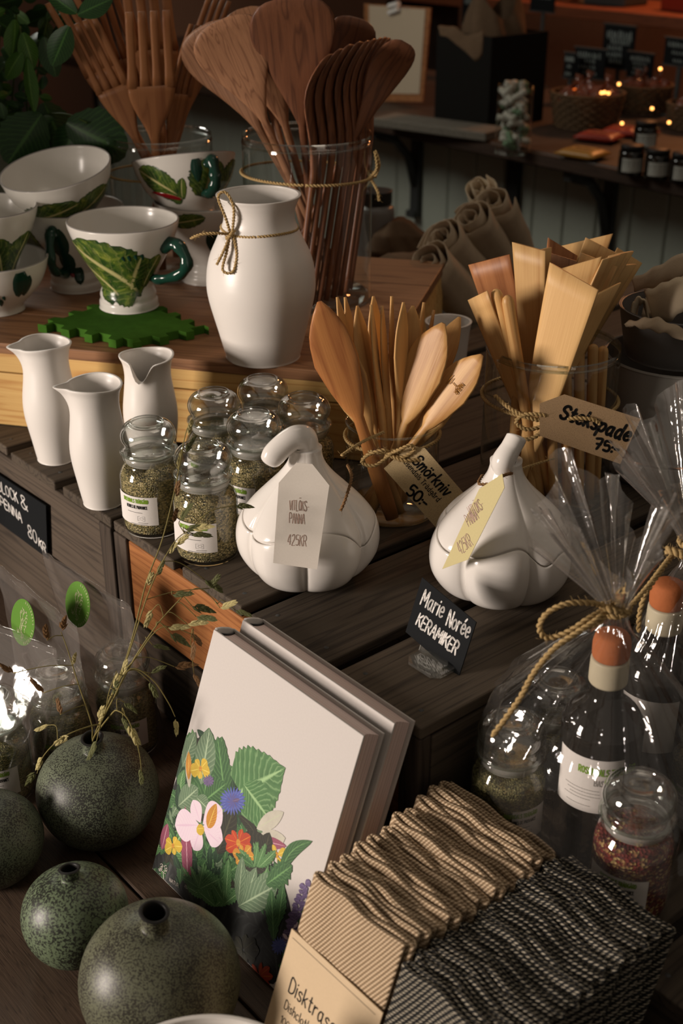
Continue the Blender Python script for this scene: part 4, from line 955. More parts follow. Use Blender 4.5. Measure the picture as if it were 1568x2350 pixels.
# ---------------------------------------------------------------- spice jars
JB = [(0, .0), (.030, 0), (.0335, .002), (.0352, .008), (.0354, .030), (.0354, .064), (.0345, .071), (.0315, .078), (.0288, .0825), (.0285, .0865), (.0302, .0885), (.0302, .0920), (.0290, .0930)]
JL = [(.0260, .0900), (.0290, .0935), (.0312, .0950), (.0312, .0985), (.0288, .1005), (.0276, .1030), (.0292, .1070), (.0312, .1125), (.0309, .1185), (.0280, .1245), (.0240, .1282), (.0205, .1300), (.0185, .1312), (.0170, .1300), (.0155, .1278), (.0090, .1268), (0, .1266)]
JLI = [(0, .1266), (0, .1250), (.0, .1250), (.0095, .1250), (.0160, .1262), (.0200, .1275), (.0230, .1262), (.0262, .1230), (.0287, .1180), (.0290, .1125), (.0272, .1072), (.0256, .1030), (.0262, .1000), (.0262, .0960), (.0240, .0920), (.0, .0915), (.0, .0895), (.0, .0895), (.0240, .0896), (.0260, .0900)]
HB = [(0, .0045), (.030, .0045), (.0330, .007), (.0338, .012), (.0338, .063), (.0328, .070), (.0305, .0755), (.020, .0775), (0, .0782)]
def lab_patch(r, th0, th1, z0, z1, n=16):
    V = [(r*sin(th0+(th1-th0)*i/n), -r*cos(th0+(th1-th0)*i/n), z) for z in (z0, z1) for i in range(n+1)]
    return V, [(i, i+1, n+2+i, n+1+i) for i in range(n)]
def wrap(VF, r, th, z): return [(r*sin(th+x/r), -r*cos(th+x/r), z+y) for x, y, *_ in VF[0]], VF[1]
def flakes(prof, n, s, seed, off=.0004):
    rr = random.Random(seed); V, F = [], []; p = smooth_prof(prof, 3)
    for _ in range(n):
        z = rr.uniform(.008, .0765); th = rr.uniform(-1.9, 1.9); r = rz_at(prof[1:], z) - rr.uniform(0, .0012) + off
        c = Vector((r*sin(th), -r*cos(th), z)); t = Vector((cos(th), sin(th), 0)); a = rr.uniform(0, pi); u = (t*cos(a) + Vector((0, 0, 1))*sin(a))*s*rr.uniform(.6, 1.6); v = (t*-sin(a) + Vector((0, 0, 1))*cos(a))*s*.28*rr.uniform(.6, 1.4)
        k = len(V); V += [c-u, c+v, c+u, c-v]; F.append((k, k+1, k+2, k+3))
    return V, F
LBL = {}
def spice_jar(label, loc, rz=0, fill='herb', group='spice jars on the crate', th=(-1.28, .30), text=True, cover='paper', tilt=None):
    t = thing('spice_jar', label, 'jar', loc, rz, group, tilt)
    obj('glass_body', lathe(JB, 56, 3), MT['glass'], t); obj('stopper', lathe(JL + JLI, 56, 3), MT['stopper'], t)
    obj('stopper_rim', tube([(.0312*sin(a), -.0312*cos(a), .0967) for a in [2*pi*i/56 for i in range(56)]], .0018, 8, True), MT['rimglass'], t)
    obj('seal', lathe([(.0268, .0840), (.0278, .0875), (.0278, .0925), (.0265, .0935)], 48, 1), MT['seal'], t)
    sd = int(abs(loc[0])*9000)
    def rough(v, a, r): k = 1+.012*sin(a*7+v[2]*300+sd)*1; return (v[0]*k if r < .033 else v[0], v[1]*k if r < .033 else v[1], v[2] + (.0022*sin(a*2+sd)+.0012*sin(a*5))*max(0, (v[2]-.06)/.018))
    fl = obj('dried_herbs' if fill != 'chili' else 'chili_flakes', lathe(HB, 56, 3, rough), MT[fill], t); fl['kind'] = 'stuff'
    k = obj('loose_flakes', flakes(HB, 420, .0017, sd), MT['flake' if fill != 'chili' else 'flakered'], t, False); k['kind'] = 'stuff'
    if text:
        r = .0358; mid = (th[0]+th[1])/2
        lb = obj('paper_label', lab_patch(r, th[0], th[1], .018, .053), MT['paper'], t); rr = r+.0002
        right = th[1] - .12
        g = write('ROSENDALS TRÄDGÅRD', .0044, .0008, 0, 0, .47, curve=False, gap=1.9); wdt = max(v[0] for v in g[0])
        obj('green_heading', wrap(g, rr, right-.16-wdt/rr, .0455), MT['greenink'], lb, False)
        b = write('HERBES DE PROVANCE', .0036, .0006, 0, 0, .50, curve=False, gap=1.7); wb = max(v[0] for v in b[0]); q = [xf(b, Matrix.Translation((-wb, 0, 0)))]
        for i, (y, x0, x1) in enumerate(((-.0050, -.026, -.006), (-.0175, -.012, -.0005), (-.0195, -.022, -.001))):
            q.append(ink([[(x0 + (x1-x0)*j/14, y), (x0 + (x1-x0)*(j+.62)/14, y)] for j in range(14)], .0005, False))
        q.append(ink([[(-.0125, -.0150), (-.0125, -.0095), (-.004, -.0095), (-.004, -.0150), (-.0125, -.0150)]], .00022, False))
        q.append(ink([[(-.008+.0022*cos(a), -.0122+.0015*sin(a)), (-.0077+.0022*cos(a), -.0122+.0015*sin(a))] for a in [i*pi/5 for i in range(10)]], .0004, False))
        obj('small_print', wrap(join(*q), rr, right-.20, .0385), MT['black'], lb, False)
    return t
spice_jar('herb jar with a paper label, furthest left, beside the front carafe', (-.217, 1.300, .0003))
spice_jar('herb jar nearest the viewer, its label behind the grass heads', (-.149, 1.236, .0003), th=(-1.30, .42))
spice_jar('herb jar just behind the nearest one, in the middle of the jars', (-.0996, 1.324, .0003), th=(-1.0, .05))
spice_jar('herb jar at the back left, behind the labelled pair', (-.1508, 1.388, .0003))
spice_jar('herb jar at the back right, by the butter knives', (-.044, 1.374, .0003), th=(-1.9, -.9))
spice_jar('rearmost herb jar, against the pine box', (-.0956, 1.432, .0003))

# ---------------------------------------------------------------- cookbooks leaning on the crate
def book_axes(a_right, b_top, z_top, b_bot, z_bot):
    O = cw(a_right, b_bot, z_bot); Tp = cw(a_right, b_top, z_top); y = (Tp-O).normalized(); x = -A; n = x.cross(y).normalized(); return O, x, y, n, (Tp-O).length
BW = .224
def book(label, a0, b_top, z_top, b_bot, thick, group='white cookbooks leaning on the crate'):
    O, x, y, n, L = book_axes(a0, b_top, z_top, b_bot, TABLE+.002); Ox = O - x*BW
    t = thing('cookbook', label, 'book', (0, 0, 0)); t['group'] = group
    M = basis(x, n*-1, y, Ox); M2 = Matrix(((x[0], n[0], y[0], Ox[0]), (x[1], n[1], y[1], Ox[1]), (x[2], n[2], y[2], Ox[2]), (0, 0, 0, 1)))
    # local: x to the right along the cover, y out of the cover, z up the cover
    M2 = Matrix(((x[0], -n[0], y[0], Ox[0]), (x[1], -n[1], y[1], Ox[1]), (x[2], -n[2], y[2], Ox[2]), (0, 0, 0, 1)))
    t.matrix_world = M2
    c = .0026                                       # board thickness; local y runs backwards into the book
    f = obj('front_cover', box(0, BW, 0, c, 0, L), MT['cover'], t, False); bevel(f, .0007, 2)
    k = obj('back_cover', box(0, BW, thick-c, thick, 0, L), MT['cover'], t, False); bevel(k, .0007, 2)
    sp = [(0, c), (-.0035, c+.002), (-.0050, thick*.5), (-.0035, thick-c-.002), (0, thick-c)]; sp2 = [(.0025, thick-c), (.0, thick*.7), (-.0012, thick*.5), (0, thick*.3), (.0025, c)]
    pl = sp + sp2; n_ = len(pl); V = [(p, q, 0) for p, q in pl] + [(p, q, L) for p, q in pl]; F = [(i, (i+1) % n_, (i+1) % n_+n_, i+n_) for i in range(n_)]
    F += [(i, n_-1-i, n_-2-i, i+1) for i in range(4)] + [(i+n_, i+1+n_, n_-2-i+n_, n_-1-i+n_) for i in range(4)]
    obj('spine', (V, F), MT['cover'], t)
    # page block with a hollow fore edge
    ns = 9; pg = [(.004+.004*sin(pi*i/(ns-1)), c+.0004+(thick-2*c-.0008)*i/(ns-1)) for i in range(ns)] + [(BW-.0035-.0045*sin(pi*i/(ns-1)), thick-c-.0004-(thick-2*c-.0008)*i/(ns-1)) for i in range(ns)]
    m_ = len(pg); zt = L-.0035; V = [(p, q, .003) for p, q in pg] + [(p, q, zt) for p, q in pg]
    # object axis z must run through the leaves for the striped edge: build with y and z swapped, then turn
    V2 = [(vx, vz, vy) for vx, vy, vz in V]; F = [(i+m_, (i+1) % m_+m_, (i+1) % m_, i) for i in range(m_)]
    F += [(i, m_-1-i, m_-2-i, i+1) for i in range(ns-1)] + [(i+1+m_, m_-2-i+m_, m_-1-i+m_, i+m_) for i in range(ns-1)]
    po = obj('pages', (V2, F), MT['pages'], t, False); po.matrix_local = Matrix(((1, 0, 0, 0), (0, 0, 1, 0), (0, 1, 0, 0), (0, 0, 0, 1)))
    hb = obj('headband', tube([(.0045+.003*sin(pi*i/8), c+.001+(thick-2*c-.002)*i/8, L-.0030) for i in range(9)], .0014, 6), MT['nearblack'], t)
    return t, O, x, y, n, L, M2
bk1, O1, X1, Y1, N1, L1, M1 = book('white cookbook in front, its cover printed with leaves and flowers', .009, -.0407, .015, -.132, .0265)
bk2, *_r = book('second white cookbook standing behind the first one', .009-.004, -.0085, .0150, -.100, .0275)
bk2.location = bk2.location
M1i = M1.inverted(); No = -N1 if (-N1).dot(CAM-O1) > 0 else N1
def bp(u, v):
    q = M1i @ onplane(u, v, O1, N1); return q.x, q.z
# printed collage: flat leaf shapes, one sheet of print with several inks
PR = {}
def ink_mat(k, base, vein=None, dark=None, ribs=9):
    PR[k] = leafm('print_'+k, base, vein or tuple(min(1, c*1.7+.03) for c in base), dark or tuple(c*.45 for c in base), .5, ribs)
ink_mat('fresh_green', (.065, .20, .055), (.30, .48, .22)); ink_mat('mid_green', (.035, .12, .035), (.14, .30, .10)); ink_mat('dark_green', (.012, .045, .020), (.05, .12, .05)); ink_mat('grey_green', (.13, .22, .12), (.34, .44, .28))
ink_mat('white_petal', (.74, .64, .68), (.66, .48, .60), (.70, .55, .66)); ink_mat('pale_leaf', (.66, .62, .52), (.48, .50, .36)); ink_mat('magenta', (.28, .025, .085), (.62, .36, .42), ribs=14); ink_mat('yellow', (.72, .47, .03), (.75, .60, .12)); ink_mat('orange', (.66, .25, .02), (.70, .50, .10)); ink_mat('red', (.55, .03, .015), (.65, .20, .02))
ink_mat('blue', (.075, .10, .42), (.22, .26, .60)); ink_mat('violet', (.12, .075, .20), (.30, .24, .38)); ink_mat('brown_leaf', (.022, .022, .014), (.06, .06, .03)); ink_mat('night', (.010, .012, .011))
inks = list(PR); PV, PF, PU, PI = [], [], [], []; lay = [0]
def shape(pts, uv, m, fan=True):
    lay[0] += 1; y = -.00012 - lay[0]*1.5e-6; k = len(PV)
    for p in pts: PV.append((min(BW-.0006, max(.0006, p[0])), y, min(L1-.001, max(.0008, p[1]))))
    PU.extend(uv); return k
def leaf(u, v, du, dv, wpx, m, shp=1.0, jag=0, wave=0, nseg=14, heart=0):
    """leaf from base pixel (u,v) to tip (u+du, v+dv), half width wpx"""
    x0, z0 = bp(u, v); x1, z1 = bp(u+du, v+dv); L = math.hypot(x1-x0, z1-z0); w = wpx*L/max(1, math.hypot(du, dv)); dx, dz = (x1-x0)/L, (z1-z0)/L
    pts, uv = [], []; lay[0] += 1; y = -.00012 - lay[0]*1.2e-6; k = len(PV); mcols = 5
    for i in range(nseg+1):
        s = i/nseg; ww = w*(max(0, sin(pi*min(1, s**shp)))**(.75 if not heart else .55)); 
        if heart: ww = w*(interp([(0, .55), (.08, .9), (.2, 1), (.45, .92), (.75, .5), (.92, .14), (1, 0)], s))
        ww *= 1 + jag*(1 if i % 2 else -1); bendv = wave*L*sin(pi*s)
        back = -.10*L if (heart and i == 0) else 0
        for j in range(mcols):
            t = j/(mcols-1)*2-1; px = x0+dx*L*s - dz*(ww*t+bendv) + dx*back*abs(t); pz = z0+dz*L*s + dx*(ww*t+bendv) + dz*back*abs(t)
            PV.append((min(BW-.0006, max(.0006, px)), y, min(L1-.001, max(.0008, pz)))); PU.append((s, j/(mcols-1)))
    for i in range(nseg):
        for j in range(mcols-1): PF.append((k+i*mcols+j, k+i*mcols+j+1, k+(i+1)*mcols+j+1, k+(i+1)*mcols+j)); PI.append(inks.index(m))
def flower(u, v, r, n, m, cm='yellow', wr=.42, rot=0, sq=1.0):
    for i in range(n):
        a = rot + 2*pi*i/n; leaf(u+cos(a)*r*.08, v+sin(a)*r*.08*sq, cos(a)*r, sin(a)*r*sq, r*wr, m, 1.3)
    if cm:
        for i in range(3): leaf(u-r*.16, v+r*.1*(i-1), r*.32, 0, r*.12, cm)
rp = random.Random(5)
# dark ground behind the bouquet, then mixed greenery, then single blooms
for (u, v, du, dv, w) in [(360, 2080, 110, -330, 90), (430, 2200, 120, -420, 130), (520, 2290, 60, -430, 110), (590, 2280, 40, -300, 90), (640, 2260, -20, -190, 60), (470, 2000, 120, -190, 70), (420, 2330, 180, -200, 100)]: leaf(u, v, du, dv, w, 'night')
edge = lambda v: interp([(1680, 520), (1760, 560), (1850, 560), (1900, 620), (1950, 660), (2050, 650), (2120, 640), (2200, 650), (2260, 640)], v)
ledge = lambda v: interp([(1660, 440), (2000, 355), (2260, 290)], v)
for i in range(330):
    v = rp.uniform(1705, 2070); u = rp.uniform(ledge(v)-10, edge(v)-20); a = rp.uniform(-2.6, -.5); L_ = rp.uniform(22, 78)
    tv = v+sin(a)*L_*1.1
    if tv < interp([(400, 1760), (440, 1672), (480, 1672), (540, 1740), (560, 1830), (640, 1950), (700, 1990)], u+cos(a)*L_): continue
    leaf(u, v, cos(a)*L_, sin(a)*L_*1.1, L_*rp.uniform(.14, .30), rp.choice(['mid_green', 'dark_green', 'mid_green', 'grey_green', 'fresh_green', 'brown_leaf', 'dark_green']), 1, rp.choice([0, .12, .25]), rp.uniform(-.15, .15))
for (u, v, du, dv, w) in [(470, 1860, 10, -190, 50), (440, 1800, -5, -120, 26), (500, 1800, 10, -110, 30), (520, 1850, -20, -160, 34)]: leaf(u, v, du, dv, w, 'mid_green', 1, .06)
leaf(462, 1800, 20, -128, 36, 'grey_green'); leaf(420, 1760, 30, -80, 20, 'grey_green')
leaf(552, 1818, 104, -56, 62, 'fresh_green', 1, .05, 0, 22, heart=1); leaf(560, 1800, 60, 80, 46, 'fresh_green', 1, .05)
leaf(410, 1850, 46, -42, 20, 'grey_green'); leaf(470, 1838, 50, -40, 22, 'mid_green'); leaf(452, 1830, 30, 30, 18, 'grey_green')
leaf(590, 1902, 62, -38, 13, 'pale_leaf'); leaf(586, 1935, 70, -12, 16, 'pale_leaf'); leaf(592, 1926, 66, 16, 9, 'magenta')
leaf(500, 1960, 40, -110, 30, 'brown_leaf'); leaf(560, 1990, 50, -70, 40, 'brown_leaf'); leaf(600, 1990, 20, -80, 26, 'brown_leaf')
leaf(432, 2030, -6, -180, 21, 'magenta', .8); leaf(372, 1950, 14, -60, 14, 'magenta')
leaf(435, 1808, -2, -86, 12, 'pale_leaf'); leaf(434, 1790, 0, -66, 11, 'orange')
flower(461, 1764, 22, 5, 'yellow', 'orange', .45, .4); flower(398, 1941, 20, 5, 'yellow', 'orange', .42, .1); flower(636, 1962, 24, 4, 'yellow', 'orange', .3, 1.2)
flower(463, 1893, 56, 5, 'white_petal', None, .40, -1.9); leaf(478, 1900, 20, -56, 15, 'orange', .8); leaf(478, 1910, 26, 24, 18, 'white_petal'); 
for i in range(3): leaf(452, 1908-3*i, 18, -2, 6, 'yellow')
flower(548, 1934, 30, 8, 'red', 'orange', .30, .3); flower(560, 1962, 24, 6, 'orange', 'yellow', .34, .2)
for a in range(22): leaf(535, 1838, cos(a*.2856)*30, sin(a*.2856)*34, 3.6, 'blue'); leaf(535, 1838, cos(a*.2856+.1)*17, sin(a*.2856+.1)*20, 3, 'violet' if a % 2 else 'blue')
for a in range(12): leaf(480, 1792, cos(a*.523)*13, sin(a*.523)*15, 2.6, 'violet')
for (u, v) in [(470, 2060), (500, 2080), (455, 2040), (520, 2075), (590, 1990)]:
    for i in range(9): a = rp.uniform(-2.7, -.4); leaf(u+rp.uniform(-8, 8), v, cos(a)*50, sin(a)*60, 8, 'fresh_green' if i % 3 else 'mid_green', 1, .2)
for (u, v, du, dv, w) in [(548, 2075, 10, -110, 20), (560, 2080, 30, -90, 18), (580, 2070, 60, -60, 24), (548, 2080, 90, -50, 22)]: leaf(u, v, du, dv, w, 'grey_green')
leaf(520, 2060, 6, -90, 15, 'fresh_green', 1, .15); leaf(640, 2020, 78, -90, 13, 'mid_green', 1, 0, .14); leaf(612, 2030, 60, -44, 20, 'mid_green', 1, .2)
leaf(630, 2160, -6, -120, 24, 'mid_green', 1, .1); leaf(640, 2120, 12, -90, 18, 'mid_green', 1, .12)
leaf(668, 2165, 46, -110, 7, 'mid_green')
for i in range(46):                                   # lavender spike
    s = i/45; u = 662 + 42*s + rp.uniform(-3, 3); v = 2165 - 140*s; a = rp.choice((-.5, -2.7)) + rp.uniform(-.5, .5); L_ = 22*(1-.45*s); leaf(u, v, cos(a)*L_, sin(a)*L_*.8, 4.2, 'violet' if i % 3 else 'white_petal' if s < .3 else 'violet')
leaf(652, 2206, 22, -30, 16, 'fresh_green'); leaf(640, 2215, 40, 20, 12, 'mid_green')
for a in range(14): leaf(642, 2170, cos(a*.45)*18, sin(a*.45)*22, 3, 'blue')
flower(560, 2180, 34, 9, 'brown_leaf', None, .3); flower(596, 2240, 30, 9, 'red', None, .2)
obj('cover_print', (PV, PF, PU), [PR[k] for k in inks], bk1, False, PU, PI)
def on_cover(lines, w, m, name, curve=True):
    V, F = ink([[bp(*p) for p in l] for l in lines], w, curve); return obj(name, ([(v[0], -.0011, v[1]) for v in V], F), MT[m], bk1, False)
dl = []
for i in range(40):
    a = rp.uniform(0, 6.28); r_ = rp.uniform(0, 1)**.5*11; u, v = 375+r_*cos(a)*.9, 1994+r_*sin(a)*1.25; dl.append([(u, v), (u+1.2, v+.4)])
on_cover(dl+[[(377, 2004), (378, 2016)]], .0008, 'lightink', 'publisher_mark')
def cover_text(text, u0, v0, u1, v1, h, w, m, name):
    (xa, za), (xb, zb) = bp(u0, v0), bp(u1, v1); l, wd_ = strokes(text, h, .8); L_ = math.hypot(xb-xa, zb-za); k = L_/wd_; an = math.atan2(zb-za, xb-xa)
    V, F = ink([[(x*k, y) for x, y in q] for q in l], w); V = [(xa+v[0]*cos(an)-v[1]*sin(an), -.0011, za+v[0]*sin(an)+v[1]*cos(an)) for v in V]; obj(name, (V, F), MT[m], bk1, False)
cover_text('NATUR', 391, 2022, 411, 2036, .0036, .0005, 'lightink', 'publisher_name')
cover_text('&', 425, 2035, 432, 2040, .0028, .0004, 'lightink', 'publisher_name')
# faint embossed title on the white cover
for tx, u0, v0, u1, v1, h in (('MAT', 520, 1560, 640, 1630, .022), ('BLOMMOR', 528, 1622, 700, 1725, .016)): pass

# ---------------------------------------------------------------- folded dishcloths standing on edge
LEAN = .36
def cloth(name, label, a_lo, a_hi, b, wdt, ztop, m, seed, group, cat='dishcloth', layers=3, zb=TABLE+.001, th=.0034):
    """a knitted cloth folded into a flat hairpin, standing on edge; seen from above its fold lines run along the row"""
    rr = random.Random(seed); base = cw((a_lo+a_hi)/2, b-LEAN*(ztop-zb), zb); t = thing(name, label, cat, base); t['group'] = group
    gap = wdt/layers; P = []; am = (a_hi-a_lo)
    ph = [rr.uniform(-.5, .5) + (seed > 50)*2 + seed*.03, 1.3+rr.uniform(-.35, .35), 2.2+rr.uniform(-.5, .5)]; amp = rr.uniform(.0006, .0011)
    for l in range(layers):
        bb = b + gap*(l+.5); n = 12; rng = range(n+1) if l % 2 == 0 else range(n, -1, -1)
        e0 = rr.uniform(.002, .007) if l in (0, layers-1) else .004
        for i in rng:
            s = i/n; P.append((a_lo + e0*.4 + (am-e0*.8)*s, bb + amp*sin(s*5+ph[0]) + .0005*sin(s*11+ph[1]) + .0005*sin(s*17+l+ph[2])))
        if l < layers-1:
            x = P[-1][0]; d = .004 if l % 2 == 0 else -.004; P.append((x+d, bb+gap*.5))
    Q = catmull([(p[0], p[1], 0) for p in P], 3); fr = frames(Q); h = ztop-zb
    # section: up one side, rounded over the top (the knitted edge), down the other
    sec = [(-.5, 0), (-.5, .40), (-.5, .80), (-.5, 1-.022), (-.62, 1-.012), (-.5, 1-.004), (-.2, 1.0), (.2, 1.0), (.5, 1-.004), (.62, 1-.012), (.5, 1-.022), (.5, .80), (.5, .40), (.5, 0)]
    V, F, U = [], [], []; sl = 0; ns = len(sec)
    for i, q in enumerate(Q):
        if i: sl += (q-Q[i-1]).length
        tg = fr[i][0]; nx, ny = -tg.y, tg.x
        for j, (o_, z) in enumerate(sec):
            zz = zb + h*z + (.0014*sin(sl*90+ph[1]) if z > .9 else 0); a_ = q.x + nx*o_*th; b_ = q.y + ny*o_*th - LEAN*(ztop-zz)*1.0 + .002*sin(z*5+ph[0])*(1-z)
            V.append(cw(a_, b_, zz) - base); per = sum(math.hypot((sec[k+1][0]-sec[k][0])*th, (sec[k+1][1]-sec[k][1])*h) for k in range(j))
            U.append((sl*100, per*100))
    for i in range(len(Q)-1):
        for j in range(ns-1): F.append((i*ns+j, (i+1)*ns+j, (i+1)*ns+j+1, i*ns+j+1))
    F.append(tuple(range(ns))); F.append(tuple(reversed([(len(Q)-1)*ns+j for j in range(ns)])))
    o = obj('cloth', (V, F, U), MT[m], t); return t
ords = ['first', 'second', 'third', 'fourth', 'fifth', 'sixth', 'seventh', 'eighth', 'ninth', 'tenth', 'eleventh', 'twelfth', 'thirteenth']
NBG, NDK = 11, 12
bb = -.131
for i in range(NBG):
    w_ = .0150 + R.uniform(-.0015, .0015); jit = R.uniform(-.003, .003)
    c1 = cloth('dishcloth', 'beige knitted dishcloth, %s of the pale row counted from the books' % ords[i], -.142+jit, -.034+.002*i+R.uniform(-.002, .002), bb, w_, -.060+R.uniform(-.006, .006), 'beige', 20+i, 'beige dishcloths standing in a row')
    if i == 0: first_cloth = c1
    bb += w_+.0010
bb = -.138
for i in range(NDK):
    w_ = .0152 + R.uniform(-.0012, .0012); jit = R.uniform(-.002, .002)
    c2 = cloth('dishcloth', 'black and white knitted dishcloth, %s of the dark row counted from the front' % ords[i], -.255+jit, -.147+R.uniform(-.002, .002), bb, w_, -.062+R.uniform(-.004, .004), 'darkknit', 60+i, 'dark dishcloths standing in a row', th=.0036)
    if i == 0: first_dark = c2
    bb += w_+.0004
# paper bands round the front cloths
def paper_band(parent, a0, a1, b, zt, zb_, ztop, nm='paper_band'):
    O = cw(a1, b-LEAN*(ztop-zt), zt); x = -A; dn = (cw(a1, b-LEAN*(ztop-zb_), zb_)-O); n = x.cross(dn).normalized(); y = n.cross(x)
    if n.dot(CAM-O) < 0: n = -n
    wv, hv = a1-a0, dn.length; up = -dn.normalized(); M = basis(x, up, n, O)
    o = obj(nm, box(0, wv, -hv, 0, -.0006, .0006), MT['band'], parent, False); o.matrix_local = Matrix.Translation(-parent.location) @ M; return o
MT['bandline'] = MT['greyink']
pbd = paper_band(first_cloth, -.142, -.028, -.1335, -.108, TABLE+.003, -.060)
tx = join(write('Disktrasa', .0130, .0013, .016, -.050, .75, curve=True), write('Dishcloth', .0078, .0008, .0165, -.066, .75), write('100% linne', .0068, .0006, .0165, -.080, .75), ink([[(.004, -.006), (.108, -.006)]], .0003))
obj('lettering', xf(tx, Matrix.Translation((0, 0, .0009))), MT['black'], pbd, False)
paper_band(first_dark, -.253, -.150, -.1405, -.160, TABLE+.003, -.062)
# ---------------------------------------------------------------- clear bags with green seals, lower left
def bag(label, base, top_a, top_b, wx0, wy0, seed, group='clear bags of spice jars', zb=TABLE+.0005):
    """soft bag: rounded at the foot, pressed flat along its top edge"""
    rr = random.Random(seed); ph = [rr.uniform(0, 6) for _ in range(6)]; t = thing('clear_bag', label, 'bag', (base[0], base[1], zb)); t['group'] = group
    tc = (top_a+top_b)/2; wt = (top_b-top_a).length/2; X = (top_b-top_a).normalized(); Y = Vector((-X.y, X.x, 0)); o = Vector((base[0], base[1], zb)); nv = 26
    def fn(s, q):
        a = 2*pi*s; c, n_ = cos(a), sin(a); k = min(1, q/.8); wx = wx0 + (wt-wx0)*k**1.3; wy = wy0*(1-k**1.5) + .0016; p = 2.6
        x = wx*math.copysign(abs(c)**(2/p), c); y = wy*math.copysign(abs(n_)**(2/p), n_)
        cr = .0022*sin(q*17+x*120+ph[0]) + .0016*sin(x*260+q*9+ph[1]) + .0012*sin(q*41+ph[2]+x*80); cr *= .4*min(1, q*3)
        ce = o.lerp(tc, q)
        return Vector((ce.x, ce.y, o.z + (tc.z-o.z)*q)) + X*x + Y*(y+cr) - o
    V, F, U = grid(60, nv, fn, True)
    obj('film', (V, F), MT['cellosheet'], t)
    e = [V[(nv-1)*60+i] for i in range(31)]; obj('hem', tube(e, .0006, 4), MT['cello'], t); e = [V[(nv-2)*60+i] for i in range(31)]; obj('hem', tube(e, .0004, 4), MT['cello'], t)
    return t
def seal(t, u, v, p, n, r):
    """round green sticker with a fruit tree and a ring of letters"""
    o = onplane(u, v, p, n); x = -A; x = (x - n*x.dot(n)).normalized(); y = n.cross(x); y = y if y.z > 0 else -y; M = basis(x, y, n, o)
    k = 48; d = obj('green_sticker', ([(r*cos(2*pi*i/k), r*sin(2*pi*i/k), 0) for i in range(k)] + [(r*cos(2*pi*i/k), r*sin(2*pi*i/k), -.0003) for i in range(k)], [tuple(range(k)), tuple(reversed(range(k, 2*k)))] + [(i, i+k, (i+1) % k+k, (i+1) % k) for i in range(k)]), MT['sticker'], t, False)
    d.matrix_local = Matrix.Translation(-t.location) @ M
    s = r/25.0; L = []
    L += [[(-5, -14), (-3.2, -6), (-3.4, 0), (-6, 5), (-8, 9)], [(1.5, -14), (1, -6), (1.6, 0), (4, 5), (6.5, 8)], [(-1.2, -13), (-.8, -4), (-.8, 4), (-1.5, 10)], [(-3.2, 0), (-.5, 5), (2, 2)], [(1.4, -3), (5, -2.4), (8, -1.2)], [(-4.6, -12), (-7, -12.5), (-9, -10.5)], [(-4, -14), (-8.5, -13.5)],
          [(-1, -9), (1, -9)], [(-1, -6.5), (1, -6.5)], [(-1, -4), (1, -4)], [(-1, -1.5), (1, -1.5)], [(1, -13), (4, -15.5), (5, -17.5), (2, -17)], [(2, -11), (5.5, -13), (7, -15), (5, -17.5)]]
    rr = random.Random(3)
    for cx, cy, n_ in ((-7.5, 10, 7), (-3, 13.5, 7), (2.5, 13, 7), (6.5, 9.5, 7), (8.5, 3, 4), (8.6, -2, 3), (8, -7, 3), (-6, 7, 3), (0, 10, 3)):
        for _ in range(n_):
            a = rr.uniform(0, 6.3); px, py = cx+rr.uniform(-2, 2), cy+rr.uniform(-1.6, 1.6); L.append([(px, py), (px+1.3*cos(a), py+1.3*sin(a))])
    L = [[(a*s*.95, b*s*.95) for a, b in l] for l in L]; vf = [ink(L, .9*s)]
    txt = 'ROSENDALS TRÄDGÅRD '; N_ = 40; tx2 = txt*3
    for i in range(N_):
        a = pi/2 - 2*pi*i/N_; ch = tx2[i % len(txt)] if i < 19 else ('.' if i % 2 else '')
        if not ch.strip(): continue
        l, w_ = strokes(ch, 2.5*s, .7); l = [[(q-w_/2, b) for q, b in z] for z in l]
        vf.append(xf(ink(l, .5*s, False), Matrix.Rotation(a-pi/2, 4, 'Z') @ Matrix.Translation((0, r*.84, 0))))
    pr = obj('seal_print', xf(join(*vf), Matrix.Translation((0, 0, .0003))), MT['stickerink'], d, False)
    return d
JAR0, JAR1, JAR2 = (-.250, 1.205, TABLE+.0015), (-.318, 1.168, TABLE+.0015), (-.378, 1.118, TABLE+.0015)
for p, l in ((JAR0, 'herb jar inside the clear bag nearest the orange board'), (JAR1, 'herb jar inside the middle clear bag, behind the grass vase'), (JAR2, 'herb jar inside the clear bag cut by the left edge')): spice_jar(l, p, rad(20), 'herbgreen', 'bagged spice jars on the table', th=(-.4, .5))
b1 = bag('clear bag with a green seal nearest the orange crate board', JAR0, onz(95, 1265, -.02), onz(300, 1395, -.02), .040, .040, 1)
b2 = bag('clear bag with a green seal further left, in the middle of the three', JAR1, onz(-12, 1290, -.02), onz(175, 1440, -.02), .040, .040, 2)
b3 = bag('clear bag cut by the left edge, without a visible seal', JAR2, onz(-120, 1385, -.055), onz(130, 1492, -.055), .040, .040, 3)
sn = (-B*.95 + Vector((0, 0, .30))).normalized()
seal(b1, 178, 1387, onz(198, 1330, -.02) - B*.010, sn, .0254); seal(b2, 52, 1428, onz(82, 1365, -.02) - B*.010, sn, .0254)

